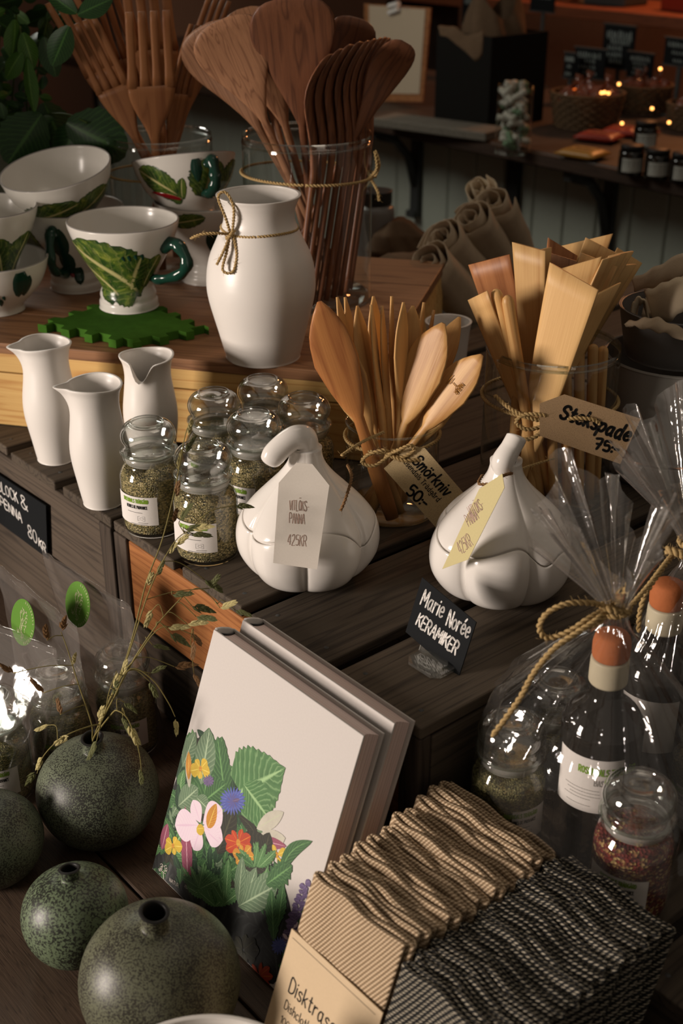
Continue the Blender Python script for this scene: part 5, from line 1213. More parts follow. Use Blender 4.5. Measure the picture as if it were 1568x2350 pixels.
# ---------------------------------------------------------------- oat grass in the globe vase
def spikelet(seed, n=7, ln=.0165):
    rr = random.Random(seed); V, F = [], []
    for k in range(n):
        sgn = 1 if k % 2 else -1; z0 = k*.0040; a = sgn*rr.uniform(.22, .42)*(1-.5*k/n); L_ = ln*rr.uniform(.8, 1.05)*(1-.25*k/n); w = .0031*rr.uniform(.8, 1.2); d = Vector((sin(a), rr.uniform(-.12, .12), cos(a))); sd = Vector((cos(a), 0, -sin(a))); up = d.cross(sd); b = Vector((0, 0, z0)); i = len(V)
        V += [b, b + d*L_*.35 + sd*w - up*.0006, b + d*L_*.4 + up*.0011, b + d*L_*.35 - sd*w - up*.0006, b + d*L_*.75 + sd*w*.6, b + d*L_*.75 - sd*w*.6, b + d*L_*1.08]
        F += [(i, i+1, i+2), (i, i+2, i+3), (i+1, i+4, i+2), (i+2, i+5, i+3), (i+2, i+4, i+6, i+5)]
    return V, F
SPK = [spikelet(i) for i in range(4)]; SPM = {}
VM = None
for o in COL.objects:
    if o.get('label', '').startswith('round grey-green vase holding'): VM = o.location.copy()
MOUTH = VM + Vector((0, 0, .116))
def stalk(label, pts, spikes, col='straw', thick=.0010):
    """pts: (u, v, y) after the mouth; spikes: (u, v, y, du, dv, length px, material)"""
    base = MOUTH + Vector((R.uniform(-.004, .004), R.uniform(-.004, .004), -.03)); t = thing('grass_stalk', label, 'grass', MOUTH); t['group'] = 'oat grass stalks in the round vase'
    P = [base, MOUTH + (base-MOUTH)*.05 + Vector((0, 0, .004))] + [ony(*p) for p in pts]; Q = catmull(P, 6)
    TB = tube(Q, [thick*(1-.6*i/(len(Q)-1)) for i in range(len(Q))], 6); obj('stem', ([v - MOUTH for v in TB[0]], TB[1]), MT[col], t)
    for i, (u, v, y, du, dv, ln, m) in enumerate(spikes):
        b = ony(u, v, y); e = ony(u+du, v+dv, y + R.uniform(-.006, .006)); z = (e-b).normalized(); q = min(Q, key=lambda w: (w-b).length + .35*max(0, w.z-b.z)*(1 if dv < 0 else 0))
        if (q-b).length > .004:
            mid = (q+b)/2 + Vector((0, 0, .006)) - z*.004; br = tube(catmull([q, mid, b], 5), .00045, 5); obj('side_branch', ([w-MOUTH for w in br[0]], br[1]), MT[col], t)
        k = (i+len(spikes)) % 4
        if (k, m) not in SPM:
            o = obj('spikelet', SPK[k], MT[m], t, False); SPM[(k, m)] = o
        else: o = SPM[(k, m)].copy(); COL.objects.link(o); o.parent = t
        f = (CAM-b).normalized(); f = (f - z*f.dot(z)).normalized(); f = Matrix.Rotation(R.uniform(-.6, .6), 3, z) @ f; s = ln*(b-CAM).dot(FW)/FPX/.033
        M = basis(f.cross(z), f, z, b-MOUTH) @ Matrix.Scale(s, 4); o.matrix_local = M
S_, G_, B_ = 'spike', 'spikegreen', 'spikebrown'
stalk('tallest grass stalk, reaching up in front of the nearest herb jar', [(290, 1510, 1.06), (335, 1340, 1.07), (372, 1240, 1.08), (402, 1120, 1.09), (425, 1000, 1.10), (443, 955, 1.10)],
    [(404, 1140, 1.09, 12, -70, 46, B_), (398, 1200, 1.09, 14, -60, 40, B_), (408, 1075, 1.10, 14, -60, 44, S_), (425, 1040, 1.10, 30, -50, 44, G_), (432, 1000, 1.10, 14, -60, 40, S_), (338, 1345, 1.07, 22, -60, 44, S_), (362, 1320, 1.07, 20, -50, 40, G_)])
stalk('grass stalk with a dense head in front of the jar label', [(285, 1530, 1.05), (345, 1350, 1.06), (400, 1245, 1.07), (440, 1215, 1.07)],
    [(425, 1215, 1.07, 46, -8, 52, G_), (440, 1212, 1.07, 50, -6, 50, S_), (412, 1195, 1.075, 26, -36, 50, G_), (405, 1250, 1.07, 34, -30, 44, S_), (440, 1225, 1.08, 60, 5, 46, G_), (540, 1160, 1.09, 40, 2, 40, G_), (470, 1330, 1.08, 40, 26, 52, G_), (480, 1350, 1.08, 30, -40, 44, G_), (388, 1270, 1.07, 26, -36, 36, S_)])
stalk('grass stalk arching right in front of the orange board', [(290, 1545, 1.04), (335, 1470, 1.04), (385, 1405, 1.05), (450, 1350, 1.06), (500, 1385, 1.06)],
    [(395, 1365, 1.05, 48, -4, 48, G_), (440, 1390, 1.05, 52, 12, 54, G_), (450, 1415, 1.05, 46, 6, 50, G_), (505, 1395, 1.05, 36, -14, 46, S_), (385, 1440, 1.05, 46, -2, 50, S_), (390, 1452, 1.045, 42, 26, 54, G_), (430, 1432, 1.05, 56, -6, 48, S_), (350, 1400, 1.05, -16, 38, 44, S_), (540, 1400, 1.06, 40, 14, 40, G_)])
stalk('grass stalk with dark hanging heads beside the books', [(275, 1560, 1.04), (312, 1510, 1.04), (370, 1440, 1.05), (440, 1455, 1.05)],
    [(440, 1452, 1.05, 24, 30, 44, B_), (446, 1472, 1.05, -4, 44, 44, B_), (350, 1480, 1.05, 36, 8, 40, G_), (400, 1530, 1.05, 44, -6, 50, B_), (345, 1545, 1.05, 44, -22, 46, G_), (345, 1565, 1.045, 18, 40, 46, G_), (445, 1545, 1.05, 14, 30, 40, B_)])
stalk('grass stalk bending down right to a single green head by the book', [(262, 1600, 1.02), (300, 1535, 1.03), (350, 1560, 1.03), (385, 1610, 1.03), (402, 1645, 1.03)], [(403, 1650, 1.03, 4, 40, 44, S_)])
stalk('short grass stalk drooping right over the round vase', [(255, 1640, 1.01), (272, 1632, 1.00), (296, 1655, .995), (318, 1720, .99), (325, 1770, .985)],
    [(296, 1665, .995, 22, 42, 56, S_), (282, 1645, 1.0, 16, 46, 44, G_), (285, 1612, 1.01, 26, 20, 40, G_), (323, 1765, .985, 3, 44, 46, G_)])
stalk('grass stalk drooping left over the round vase', [(230, 1665, 1.01), (190, 1672, .995), (140, 1695, .985), (100, 1735, .98), (85, 1775, .98)],
    [(158, 1690, .985, -38, 22, 46, S_), (96, 1738, .98, -14, 34, 46, S_), (80, 1772, .98, -22, 36, 50, G_), (112, 1664, 1.0, -34, 14, 36, S_)])
stalk('thin grass stalk leaning left with a dark head against the green seal', [(210, 1660, 1.03), (180, 1570, 1.04), (155, 1490, 1.05), (140, 1450, 1.05)], [(142, 1448, 1.05, 8, -42, 48, B_), (108, 1470, 1.04, -6, -44, 50, B_), (138, 1640, 1.02, -6, -34, 40, B_), (100, 1590, 1.03, -24, -26, 44, B_), (30, 1545, 1.03, -28, -18, 40, B_), (168, 1525, 1.04, 6, -34, 34, S_)])
stalk('short grass stalk with pale husks standing in the mouth of the vase', [(240, 1640, 1.02), (250, 1590, 1.02), (268, 1540, 1.03)], [(226, 1655, 1.01, 14, -48, 52, S_), (264, 1585, 1.02, 4, -40, 40, S_), (282, 1550, 1.03, 10, -44, 44, S_), (262, 1600, 1.02, 10, -60, 44, G_), (222, 1700, .99, -14, 30, 50, G_)])

# ---------------------------------------------------------------- gift bags of bottle and jars in cellophane
GZ = -.1308
def bottle(label, loc, th=(-1.35, .40), text=True):
    t = thing('glass_bottle', label, 'bottle', loc, 0, 'corked bottles in the gift bags')
    obj('glass', lathe([(0, 0), (.034, 0), (.0365, .003), (.0365, .03), (.0365, .128), (.0355, .139), (.030, .150), (.0195, .160), (.0150, .167), (.0145, .175), (.0145, .185), (.0155, .186)], 56, 4), MT['bottleglass'], t)
    obj('capsule', lathe([(.0148, .178), (.0166, .180), (.0170, .184), (.0168, .200), (.0160, .2035), (.0120, .2045)], 40, 3), MT['capsule'], t)
    obj('cork', lathe([(.0150, .2045), (.0150, .2045), (.0160, .2065), (.0164, .213), (.0162, .220), (.0140, .2265), (.008, .229), (0, .2295)], 40, 4), MT['cork'], t)
    lb = obj('paper_label', lab_patch(.0369, th[0], th[1], .062, .120), MT['paper'], t); r = .0371
    if text:
        g = write('ROSENDALS TRÄDGÅRD', .0068, .0012, 0, 0, .50, curve=False, gap=1.9); obj('green_heading', wrap(g, r, -.70, .1040), MT['greenink'], lb, False)
        g = write('BASILIKA', .0060, .0009, 0, 0, .52, curve=False, gap=1.8); q = [xf(g, Matrix.Translation((.016, 0, 0)))]
        for i, y in enumerate((-.006, -.0095, -.0130, -.0165, -.0235)):
            x0 = -.012 + .003*(i % 3); q.append(ink([[(x0 + j*.0024, y), (x0 + j*.0024 + .0016, y)] for j in range(14-i)], .0006, False))
        obj('small_print', wrap(join(*q), r, -.72, .0925), MT['greyink'], lb, False)
    return t
bottle('dark corked bottle with a basil label in the front gift bag', (.232, .914, GZ+.001))
spice_jar('herb jar at the left side of the front gift bag', (.154, .926, GZ+.001), 0, 'herbgreen', 'jars in the gift bags', th=(.0, 1.0))
spice_jar('jar of red chili flakes at the right side of the front gift bag', (.2508, .838, GZ+.001), 0, 'chili', 'jars in the gift bags', th=(-1.4, .2))
spice_jar('jar at the back of the front gift bag, left of the bottle', (.205, .990, GZ+.001), 0, 'herbgreen', 'jars in the gift bags', th=(-1.4, -.4))
bottle('dark corked bottle in the second gift bag, at the right edge', (.300, 1.000, GZ+.001), text=False)
spice_jar('herb jar in the second gift bag, at the right edge', (.345, .945, GZ+.001), 0, 'herb', 'jars in the gift bags', th=(-1.2, -.2))
MT['cellotop'] = glass('gathered_cellophane', (.97, .965, .955), (.74, .72, .70), 2.4, .10, .055, (.75, .70, .65), .35, 40)
def wrapbag(label, ca, cb, sa, sb, apex, flare, seed, ztop):
    rr = random.Random(seed); t = thing('cellophane_bag', label, 'gift bag', cw(ca, cb, GZ+.0004), 0, 'cellophane gift bags'); o = t.location.copy(); ap = apex-o; nU = 150
    ph = [rr.uniform(0, 6) for _ in range(8)]
    def pleat(a): return .5*sin(7*a+ph[0]) + .35*sin(13*a+ph[1]) + .3*sin(22*a+ph[2]) + .2*sin(37*a+ph[3])
    def skirt(s, q):
        a = 2*pi*s; k = interp([(0, .97), (.3, 1.0), (.5, .95), (.62, .82), (.80, .46), (.92, .17), (1, .075)], q); z = ap.z*q; c, n_ = cos(a), sin(a)
        p = 2.3; e = Vector((0, 0, 0)) + A*(sa*math.copysign(abs(c)**(2/p), c)) + B*(sb*math.copysign(abs(n_)**(2/p), n_)); cen = Vector((ap.x, ap.y, 0))*q**1.6
        pk = .036*min(1, q*2)*(1.0+2.6*q) + 0*q
        f = 1 + pk*pleat(a) + .012*sin(q*23+a*5+ph[4]) + .010*sin(q*41+a*3+ph[5]+3*sin(a*2))
        rmin = .0085; r = e*k*f
        if q > .9: r = r*(1-(q-.9)*10) + (A*c+B*n_)*rmin*(1+.25*pleat(a))*(q-.9)*10
        return cen + r + Vector((0, 0, z))
    V, F, U = grid(nU, 46, skirt, True); obj('film', (V, F), MT['cello'], t)
    hts = [flare*(.72 + .2*sin(3*2*pi*i/nU+ph[6]) + .13*sin(8*2*pi*i/nU+ph[7])) for i in range(nU)]
    def top(s, q):
        a = 2*pi*s; i = int(round(s*nU)) % nU; h = hts[i]*q; r = .0085 + .052*q**1.15*(1+.15*sin(2*a)); fold = .0085*(1+.25*pleat(a)) + (r-.0085)*(1+.20*pleat(a)*min(1, .4+q))
        return ap + (A*cos(a+.22*pleat(a+1)*q)+B*sin(a+.22*pleat(a+1)*q))*fold*1.0 + Vector((-.018*q, .010*q, h))
    V, F, U = grid(nU, 20, top, True); obj('gathered_top', (V, F), MT['cellotop'], t)
    return t
ap1 = Vector((.231, .908, .125)); ap2 = Vector((.318, 1.010, .135))
g1 = wrapbag('cellophane gift bag tied with a big twine bow, in front', -.124, .124, .122, .082, ap1, .115, 3, .1)
g2 = wrapbag('second cellophane gift bag, cut by the right edge of the picture', -.150, .262, .085, .060, ap2, .125, 8, .1)
def pr(pts, par): return [ony(*p) - par.location for p in pts]
y0 = .893
kn = [(ap1.x + .0105*sin(a), ap1.y - .0105*cos(a), ap1.z + .0012*sin(2*a)) for a in [2*pi*i/16 for i in range(16)]]
bows = [rope([Vector(p) - g1.location for p in kn], .0026, 200, True, fuzz=600),
    rope(pr([(1402, 1396, y0), (1355, 1384, y0-.01), (1300, 1386, y0-.015), (1255, 1408, y0-.018), (1238, 1440, y0-.018), (1256, 1464, y0-.018), (1305, 1450, y0-.018), (1350, 1420, y0-.012), (1390, 1398, y0)], g1), .0025, 180, fuzz=300),
    rope(pr([(1400, 1394, y0), (1425, 1370, y0), (1446, 1332, y0), (1448, 1318, y0), (1440, 1350, y0-.006), (1420, 1382, y0-.006), (1405, 1396, y0)], g1), .0024, 180, fuzz=300),
    rope(pr([(1392, 1398, y0), (1368, 1424, y0-.015), (1320, 1455, y0-.025), (1270, 1490, y0-.03), (1225, 1545, y0-.035), (1195, 1600, y0-.04), (1160, 1650, y0-.045), (1130, 1690, y0-.05)], g1), .0026, 180, fuzz=200),
    rope(pr([(1392, 1398, y0), (1386, 1420, y0-.01), (1366, 1432, y0-.012), (1352, 1440, y0-.012)], g1), .0024, 180, fuzz=200),
    rope(pr([(1380, 1388, y0-.002), (1402, 1400, y0-.008), (1434, 1404, y0-.004)], g1), .0034, 200, fuzz=900)]
obj('twine_bow', join(*bows), MT['twine'], g1)
kn = [(ap2.x + .0105*sin(a), ap2.y - .0105*cos(a), ap2.z + .0012*sin(2*a)) for a in [2*pi*i/16 for i in range(16)]]
bows = [rope([Vector(p) - g2.location for p in kn], .0028, 200, True, fuzz=900),
    rope(pr([(1545, 1272, .995), (1515, 1310, .97), (1480, 1355, .95), (1440, 1398, .93), (1420, 1404, .925)], g2), .0026, 180, fuzz=300),
    rope(pr([(1545, 1272, .995), (1490, 1350, .965), (1470, 1400, .955), (1466, 1450, .95)], g2), .0024, 180, fuzz=300),
    rope(pr([(1530, 1262, .99), (1560, 1270, .985), (1590, 1290, .985)], g2), .0040, 200, fuzz=1500)]
obj('twine_bow', join(*bows), MT['twine'], g2)
# ---------------------------------------------------------------- chalk cards
fp = cw(0, BF-.0065, 0)
def onface(u, v): return onplane(u, v, fp, B)
t, Mi = card('price_sign', 'black chalk price card on the side of the left crate, for writing pads and pens', 'sign', [onface(105, 1161), onface(109, 1282), onface(-72, 1147), onface(-72, 1044)], .002, MT['chalk'])
inscribe(t, Mi, fp, [('BLOCK', onface(-3, 1124), onface(42, 1154), .0150, .0023, dict(wob=.15, sx=.62)), ('&', onface(50, 1163), onface(64, 1173), .0190, .0023, dict()), ('PENNA', onface(2, 1158), onface(51, 1199), .0135, .0023, dict(wob=.15, sx=.62)),
    ('80', onface(66, 1231), onface(86, 1248), .0190, .0023, dict(wob=.1)), ('KR', onface(90, 1252), onface(105, 1268), .0125, .0023, dict(wob=.1))], MT['chalkink'])
np_ = onz(931, 1450, .010); nn = (-B*.93 + A*-.03 + Vector((0, 0, .36))).normalized()
onn = lambda u, v: onplane(u, v, np_, nn)
t, Mi = card('name_card', 'black name card lettered in white, in a clear stand before the right garlic pot', 'sign', [onn(969, 1325), onn(931, 1450), onn(1052, 1556), onn(1093, 1428)], .0012, MT['chalk'])
inscribe(t, Mi, np_, [('Marie', onn(965, 1386), onn(1014, 1418), .0150, .0018, dict(wob=.15, sx=.66)), ('Norée', onn(1024, 1434), onn(1074, 1464), .0150, .0018, dict(wob=.15, sx=.66)), ('KERAMIKER', onn(955, 1432), onn(1045, 1502), .0120, .0019, dict(wob=.12, sx=.62))], MT['chalkink'])
hc = onz(990, 1527, 0); st = thing('card_stand', 'small clear acrylic stand holding the black name card', 'card stand', (hc.x, hc.y, .0004), CROT)
pl = [(-.016, -.015), (-.009, -.022), (.009, -.022), (.016, -.015), (.016, .015), (.009, .022), (-.009, .022), (-.016, .015)]
def plate(pl, z0, z1): n = len(pl); return [(x, y, z0) for x, y in pl] + [(x, y, z1) for x, y in pl], [tuple(reversed(range(n))), tuple(range(n, 2*n))] + [(i, (i+1) % n, (i+1) % n+n, i+n) for i in range(n)]
obj('base', plate(pl, 0, .0032), MT['acrylic'], st, False); obj('step', plate([(x*.72, y*.72) for x, y in pl], .0033, .0055), MT['acrylic'], st, False)
c_ = (onn(966, 1461)+onn(1015, 1523))/2 - st.location; c_.rotate(Matrix.Rotation(-CROT, 3, 'Z'))
tb_ = obj('tab', box(-.0012, .0008, -.0165, .0165, -.017, .017), MT['acrylic'], st, False); tb_.location = (c_.x-.0016, c_.y, c_.z-.012); tb_.rotation_euler = (0, rad(21), 0)
obj('tab_edge', tube([(0, -.0165, -.017), (0, -.0165, .013), (0, -.013, .017), (0, .013, .017), (0, .0165, .013), (0, .0165, -.017)], .0007, 5), MT['seal'], tb_)

# ---------------------------------------------------------------- linen
def roll(label, p_top, p_bot, r, turns, seed, m='linen', group='rolled linen towels behind the white cup'):
    rr = random.Random(seed); z = (p_top-p_bot).normalized(); L = (p_top-p_bot).length; x = z.orthogonal().normalized(); y = z.cross(x); t = thing('linen_roll', label, 'towel', p_bot); t['group'] = group
    N_ = int(turns*20); P = []; a0 = rr.uniform(0, 6.28)
    for i in range(N_+1):
        q = i/N_; a = a0 + q*turns*2*pi; rad_ = r*(.16 + .84*q)*(1+.10*sin(a*2+seed)+.05*sin(a*5+seed)); P.append((rad_*cos(a), rad_*sin(a)))
    V, F = [], []; nz = 9; th = .0016
    for side in (1, -1):
        for i, (a, b) in enumerate(P):
            l = math.hypot(a, b); d = (a/l*th*side*.5, b/l*th*side*.5)
            for j in range(nz):
                s = j/(nz-1); w = .0016*sin(i*.35+j*1.3+seed); h = L*s + (.006*sin(i*.16+seed)*(s > .9)) + (.012*(1-i/N_)*rr.uniform(.6, 1) if s > .95 else 0); k = 1 + .03*sin(s*6+seed)
                V.append(x*((a+d[0])*k + w) + y*((b+d[1])*k) + z*h)
    n1 = len(P)*nz
    for o_ in (0, n1):
        for i in range(len(P)-1):
            for j in range(nz-1):
                f = (o_+i*nz+j, o_+i*nz+j+1, o_+(i+1)*nz+j+1, o_+(i+1)*nz+j); F.append(f if o_ else tuple(reversed(f)))
    for i in range(len(P)-1): k = nz-1; F.append((i*nz+k, (i+1)*nz+k, n1+(i+1)*nz+k, n1+i*nz+k))
    obj('cloth', (V, F), MT[m], t); return t
roll('linen towel roll lowest and nearest, at the left foot of the heap', ony(985, 606, 1.98), ony(1098, 735, 2.10), .041, 3.2, 1)
roll('linen towel roll second from the bottom of the heap', ony(1010, 548, 2.06), ony(1120, 680, 2.18), .037, 3.4, 2)
roll('linen towel roll in the middle of the heap, its end turned up', ony(1078, 500, 2.14), ony(1165, 640, 2.26), .036, 3.0, 3)
roll('linen towel roll second from the top of the heap', ony(1128, 462, 2.22), ony(1190, 610, 2.34), .040, 2.6, 4)
roll('linen towel roll at the very top of the heap', ony(1100, 432, 2.30), ony(1150, 590, 2.42), .034, 2.4, 5, 'linenlight')
def lump(name, label, cat, u0, v0, y, rx, rz, m, seed, h0=0.0):
    c = ony(u0, v0, y); zb = h0; t = thing(name, label, cat, (c.x, c.y, zb+.0004)); H_ = max(.03, c.z-zb)
    rr = random.Random(seed); p = [rr.uniform(0, 6) for _ in range(4)]
    def fn(s, q):
        a = 2*pi*s; r = rx*(interp([(0, .85), (.3, 1), (.7, .85), (.9, .55), (1, .40)], q))*(1+.10*sin(3*a+p[0])+.07*sin(5*a+p[1]+q*4)+.05*sin(9*a+q*9+p[2])); return (r*cos(a), r*.8*sin(a), H_*q*(1+.06*sin(2*a+p[3])*q))
    V, F, U = grid(56, 24, fn, True); F.append(tuple(range(23*56, 24*56))); obj('cloth', (V, F), MT[m], t); return t
lump('burlap_sack', 'brown burlap sack behind the lowest linen roll', 'sack', 935, 585, 2.22, .085, .1, 'burlap', 4)
lump('burlap_sack', 'dark crumpled burlap sack at the back, beside the spoon glass', 'sack', 918, 508, 2.42, .060, .1, 'burlap', 9)
dj = thing('dark_jar', 'dark lidded jar behind the spoon glass', 'jar', (ony(862, 560, 2.45).x, 2.45, .0004))
obj('body', lathe([(0, 0), (.034, 0), (.036, .003), (.036, .085), (.030, .098), (.028, .102)], 40, 3), MT['greyglaze2'], dj); obj('lid', lathe([(.030, .1025), (.031, .104), (.031, .124), (.029, .127), (0, .128)], 40, 2), MT['nearblack'], dj)
def ribbon(name, label, ea, eb, m, group='linen bands spilling from the grey pot'):
    a, b = catmull([ony(*p) for p in ea], 8), catmull([ony(*p) for p in eb], 8); n = min(len(a), len(b)); k = 7; o = sum(a, Vector())/len(a); V, F = [], []
    for i in range(n):
        for j in range(k):
            s = j/(k-1); V.append(a[i].lerp(b[i], s) - o + Vector((0, -.004*sin(pi*s), .0015*sin(i*.8+s*4))))
    for i in range(n-1):
        for j in range(k-1): F.append((i*k+j, i*k+j+1, (i+1)*k+j+1, (i+1)*k+j))
    t = obj(name, (V, F), MT[m]); t.location = o; s = t.modifiers.new('thick', 'SOLIDIFY'); s.thickness = .0022; tag(t, label, 'linen', group); return t
ribbon('linen_band', 'linen band arching to the right above the grey pots', [(1448, 640, 1.50), (1490, 620, 1.48), (1535, 596, 1.47), (1600, 566, 1.46)], [(1456, 668, 1.49), (1500, 660, 1.47), (1545, 642, 1.455), (1600, 622, 1.45)], 'linen')
ribbon('linen_band', 'pale linen fold bulging in the middle of the grey pot', [(1478, 668, 1.48), (1510, 655, 1.455), (1545, 640, 1.44), (1600, 636, 1.43)], [(1500, 742, 1.46), (1535, 738, 1.435), (1565, 715, 1.42), (1600, 690, 1.42)], 'linenlight')
ribbon('linen_band', 'small linen loop standing at the left rim of the grey pot', [(1448, 735, 1.45), (1452, 705, 1.45), (1462, 686, 1.45), (1478, 690, 1.45), (1488, 735, 1.45)], [(1462, 738, 1.47), (1464, 712, 1.47), (1470, 700, 1.47), (1478, 704, 1.47), (1482, 735, 1.47)], 'linenlight')
ribbon('linen_band', 'linen edge draped over the front rim of the grey pot', [(1440, 738, 1.405), (1470, 732, 1.390), (1505, 728, 1.383), (1545, 744, 1.378), (1600, 772, 1.375)], [(1432, 742, 1.400), (1468, 752, 1.380), (1508, 762, 1.373), (1545, 772, 1.368), (1600, 800, 1.365)], 'linen')
ribbon('linen_band', 'wide pale linen fold behind the bulging one', [(1490, 640, 1.52), (1530, 620, 1.51), (1600, 600, 1.50)], [(1470, 730, 1.50), (1540, 720, 1.48), (1600, 700, 1.47)], 'linenlight')

# ---------------------------------------------------------------- plant, celadon pot and little bottle at the top left
pp_ = ony(30, 420, 2.10); pt_ = thing('celadon_pot', 'tall grey-green pot at the left edge, behind the cups', 'pot', (pp_.x-.02, 2.12, TABLE+.0005))
obj('body', lathe(shell([(0, 0), (.075, 0), (.080, .004), (.098, .12), (.108, .28), (.104, .40), (.088, .47), (.070, .505), (.068, .53), (.074, .545)], .004), 56, 4), MT['bluegreenpot'], pt_)
lb_ = thing('little_bottle', 'little white bottle with a dark cap behind the left stack of cups', 'bottle', (ony(107, 330, 2.0).x, 2.0, ZB+.0004))
obj('body', lathe([(0, 0), (.022, 0), (.024, .003), (.024, .10), (.016, .118), (.0125, .126), (.0125, .175)], 32, 3), MT['white'], lb_); obj('cap', lathe([(.0125, .1755), (.0150, .176), (.0155, .205), (.0135, .209), (0, .210)], 32, 2), MT['nearblack'], lb_)
def leaf_mesh(L, w, fold=.25, curl=.2, n=8, m=5, saw=0):
    V, F, U = [], [], []
    for i in range(n+1):
        s = i/n; ww = w*max(.02, sin(pi*min(1, s*.92+.04))**.8)*(1+saw*(1 if i % 2 else -1))
        for j in range(m): t = j/(m-1)*2-1; V.append((ww*t, -abs(t)*ww*fold - curl*L*s*s, L*s)); U.append((s, j/(m-1)))
    for i in range(n):
        for j in range(m-1): F.append((i*m+j, i*m+j+1, (i+1)*m+j+1, (i+1)*m+j))
    return V, F, U
plt = thing('leafy_plant', 'leafy green plant hanging in from the top left corner', 'plant', (pp_.x-.02, 2.12, TABLE+.55))
PO = plt.location.copy(); stems = [[(20, 330, 2.10), (30, 200, 2.05), (40, 90, 2.0), (30, -40, 2.0)], [(40, 330, 2.1), (70, 250, 2.05), (90, 150, 2.0), (110, 40, 2.0), (140, -30, 2.0)], [(30, 320, 2.1), (90, 270, 2.0), (150, 262, 1.95), (200, 282, 1.92)], [(10, 330, 2.1), (-5, 200, 2.05), (0, 60, 2.0)], [(60, 320, 2.1), (60, 220, 1.98), (52, 120, 1.94), (45, 60, 1.94)]]
for s in stems: vf = tube(catmull([Vector(PO)+Vector((0, 0, -.02))]+[ony(*p) for p in s], 6), .0016, 6); obj('stem', ([v-PO for v in vf[0]], vf[1]), MT['stem'], plt)
LP = {}
def pleaf(u, v, y, du, dv, dy, kind, m):
    if (kind, m) not in LP:
        g_ = {'small': leaf_mesh(.022, .007), 'mid': leaf_mesh(.055, .016, .3, .25), 'big': leaf_mesh(.090, .040, .25, .15, 14, 7, .05), 'lance': leaf_mesh(.085, .013, .35, .1)}[kind]; o = obj('leaf', g_, MT[m], plt); LP[(kind, m)] = o
    else: o = LP[(kind, m)].copy(); COL.objects.link(o); o.parent = plt
    b, e = ony(u, v, y), ony(u+du, v+dv, y+dy); z = (e-b).normalized(); f = (CAM-b).normalized(); f = (f-z*f.dot(z)).normalized(); f = Matrix.Rotation(R.uniform(-.7, .7), 3, z) @ f
    o.matrix_local = basis(f.cross(z), f, z, b-PO) @ Matrix.Scale(R.uniform(.8, 1.15), 4)
for i in range(95):
    a = R.uniform(0, 6.28); u = R.uniform(-20, 150)*(1-.2*R.random()); v = R.uniform(-25, 300)
    if u > 115 and v > 110: continue
    pleaf(u, v, R.uniform(1.95, 2.12), cos(a)*30, sin(a)*30+8, R.uniform(-.03, .03), 'small' if R.random() < .8 else 'mid', 'leafdeep' if R.random() < .85 else 'leafmid')
for a in [(62, 135, 1.93, 8, 85, 0, 'lance', 'leafmid'), (34, 45, 1.93, 2, 40, 0, 'mid', 'leafmid'), (52, 75, 1.93, 14, 40, 0, 'mid', 'leafmid'), (50, 120, 1.93, -22, 30, 0, 'mid', 'leafmid'),
          (152, 282, 1.93, 75, 40, -.02, 'big', 'leafdeep'), (95, 262, 1.95, -40, 60, -.02, 'big', 'leafdeep'), (170, 285, 1.93, -20, 60, 0, 'big', 'leafdeep'), (100, 235, 1.98, 30, 60, 0, 'big', 'leafdeep'), (50, 255, 2.0, -60, 20, 0, 'big', 'leafdeep'),
          (176, 30, 1.84, -24, -14, 0, 'mid', 'leafdeep'), (178, 34, 1.84, 24, -12, 0, 'mid', 'leafdeep'), (158, 60, 1.84, -10, 24, 0, 'mid', 'leafdeep')]: pleaf(*a)

# ---------------------------------------------------------------- things on the counter
CZ = .0502
def onc(u, v): return onz(u, v, CZ)
def board_sign(label, u, v, wpx, hpx, y=None, lines=2, seed=0, bb=2.45, group='chalk signs on the counter'):
    """small chalk sign on a peg; u, v is the middle of the sign"""
    p = onplane(u, v, cw(0, bb, 0), B); d = (p-CAM).dot(FW); w, h = wpx*d/FPX/.72, hpx*d/FPX; t = thing('chalk_sign', label, 'sign', (p.x, p.y, CZ), CROT - pi/2 + R.uniform(-.12, .12)); t['group'] = group
    zc = p.z - CZ; bd = obj('board', box(-w/2, w/2, -.003, .003, zc-h/2, zc+h/2), MT['chalk'], t, False); [obj('frame_rail', box(-w/2-.004, w/2+.004, -.004, .004, z_, z_+.004), MT['iron'], t, False) for z_ in (zc-h/2-.0041, zc+h/2+.0001)]
    obj('peg', box(-.006, .006, .0035, .0095, .0, zc), MT['iron'], t, False); obj('foot', box(-.03, .03, -.02, .02, 0, .005), MT['iron'], t, False)
    rr = random.Random(seed); L = []
    for k in range(lines):
        y_ = h*(.28 - .62*k/max(1, lines-1)*(lines > 1)); x = -w*.38; amp = h*(.11 if k == 0 else .06); xe = w*(.38 if k == 0 else rr.uniform(.1, .36)); x = -w*.38 if k == 0 else -w*.38+rr.uniform(0, w*.25); q = []
        while x < xe:
            st_ = [(x, y_-amp*rr.uniform(.5, 1)), (x+w*.015, y_+amp*rr.uniform(.6, 1)), (x+w*.04, y_+amp*rr.uniform(-.6, .6)), (x+w*.05, y_-amp)]; L.append(st_); x += w*rr.uniform(.075, .11)
    vf = xf(ink(L, max(.0022, h*.022), True), basis((1, 0, 0), (0, 0, 1), (0, -1, 0), (0, -.0034, zc))); obj('chalk_lettering', vf, MT['chalkdim'], bd, False)
MT['chalkdim'] = plain('chalk_writing', (.30, .34, .32), .9)
board_sign('chalk sign with large pale lettering left of the wicker basket', 1217, 122, 54, 56, lines=2, seed=1, bb=2.40)
board_sign('dark chalk sign above the burlap sack, cut by the top edge', 1088, 22, 56, 64, lines=2, seed=2, bb=2.62)
board_sign('chalk sign at the top edge, left of the figurine', 1246, 4, 54, 40, lines=1, seed=3, bb=2.60)
board_sign('tall chalk menu with many lines, highest in the middle', 1420, 108, 66, 92, lines=5, seed=4, bb=2.60)
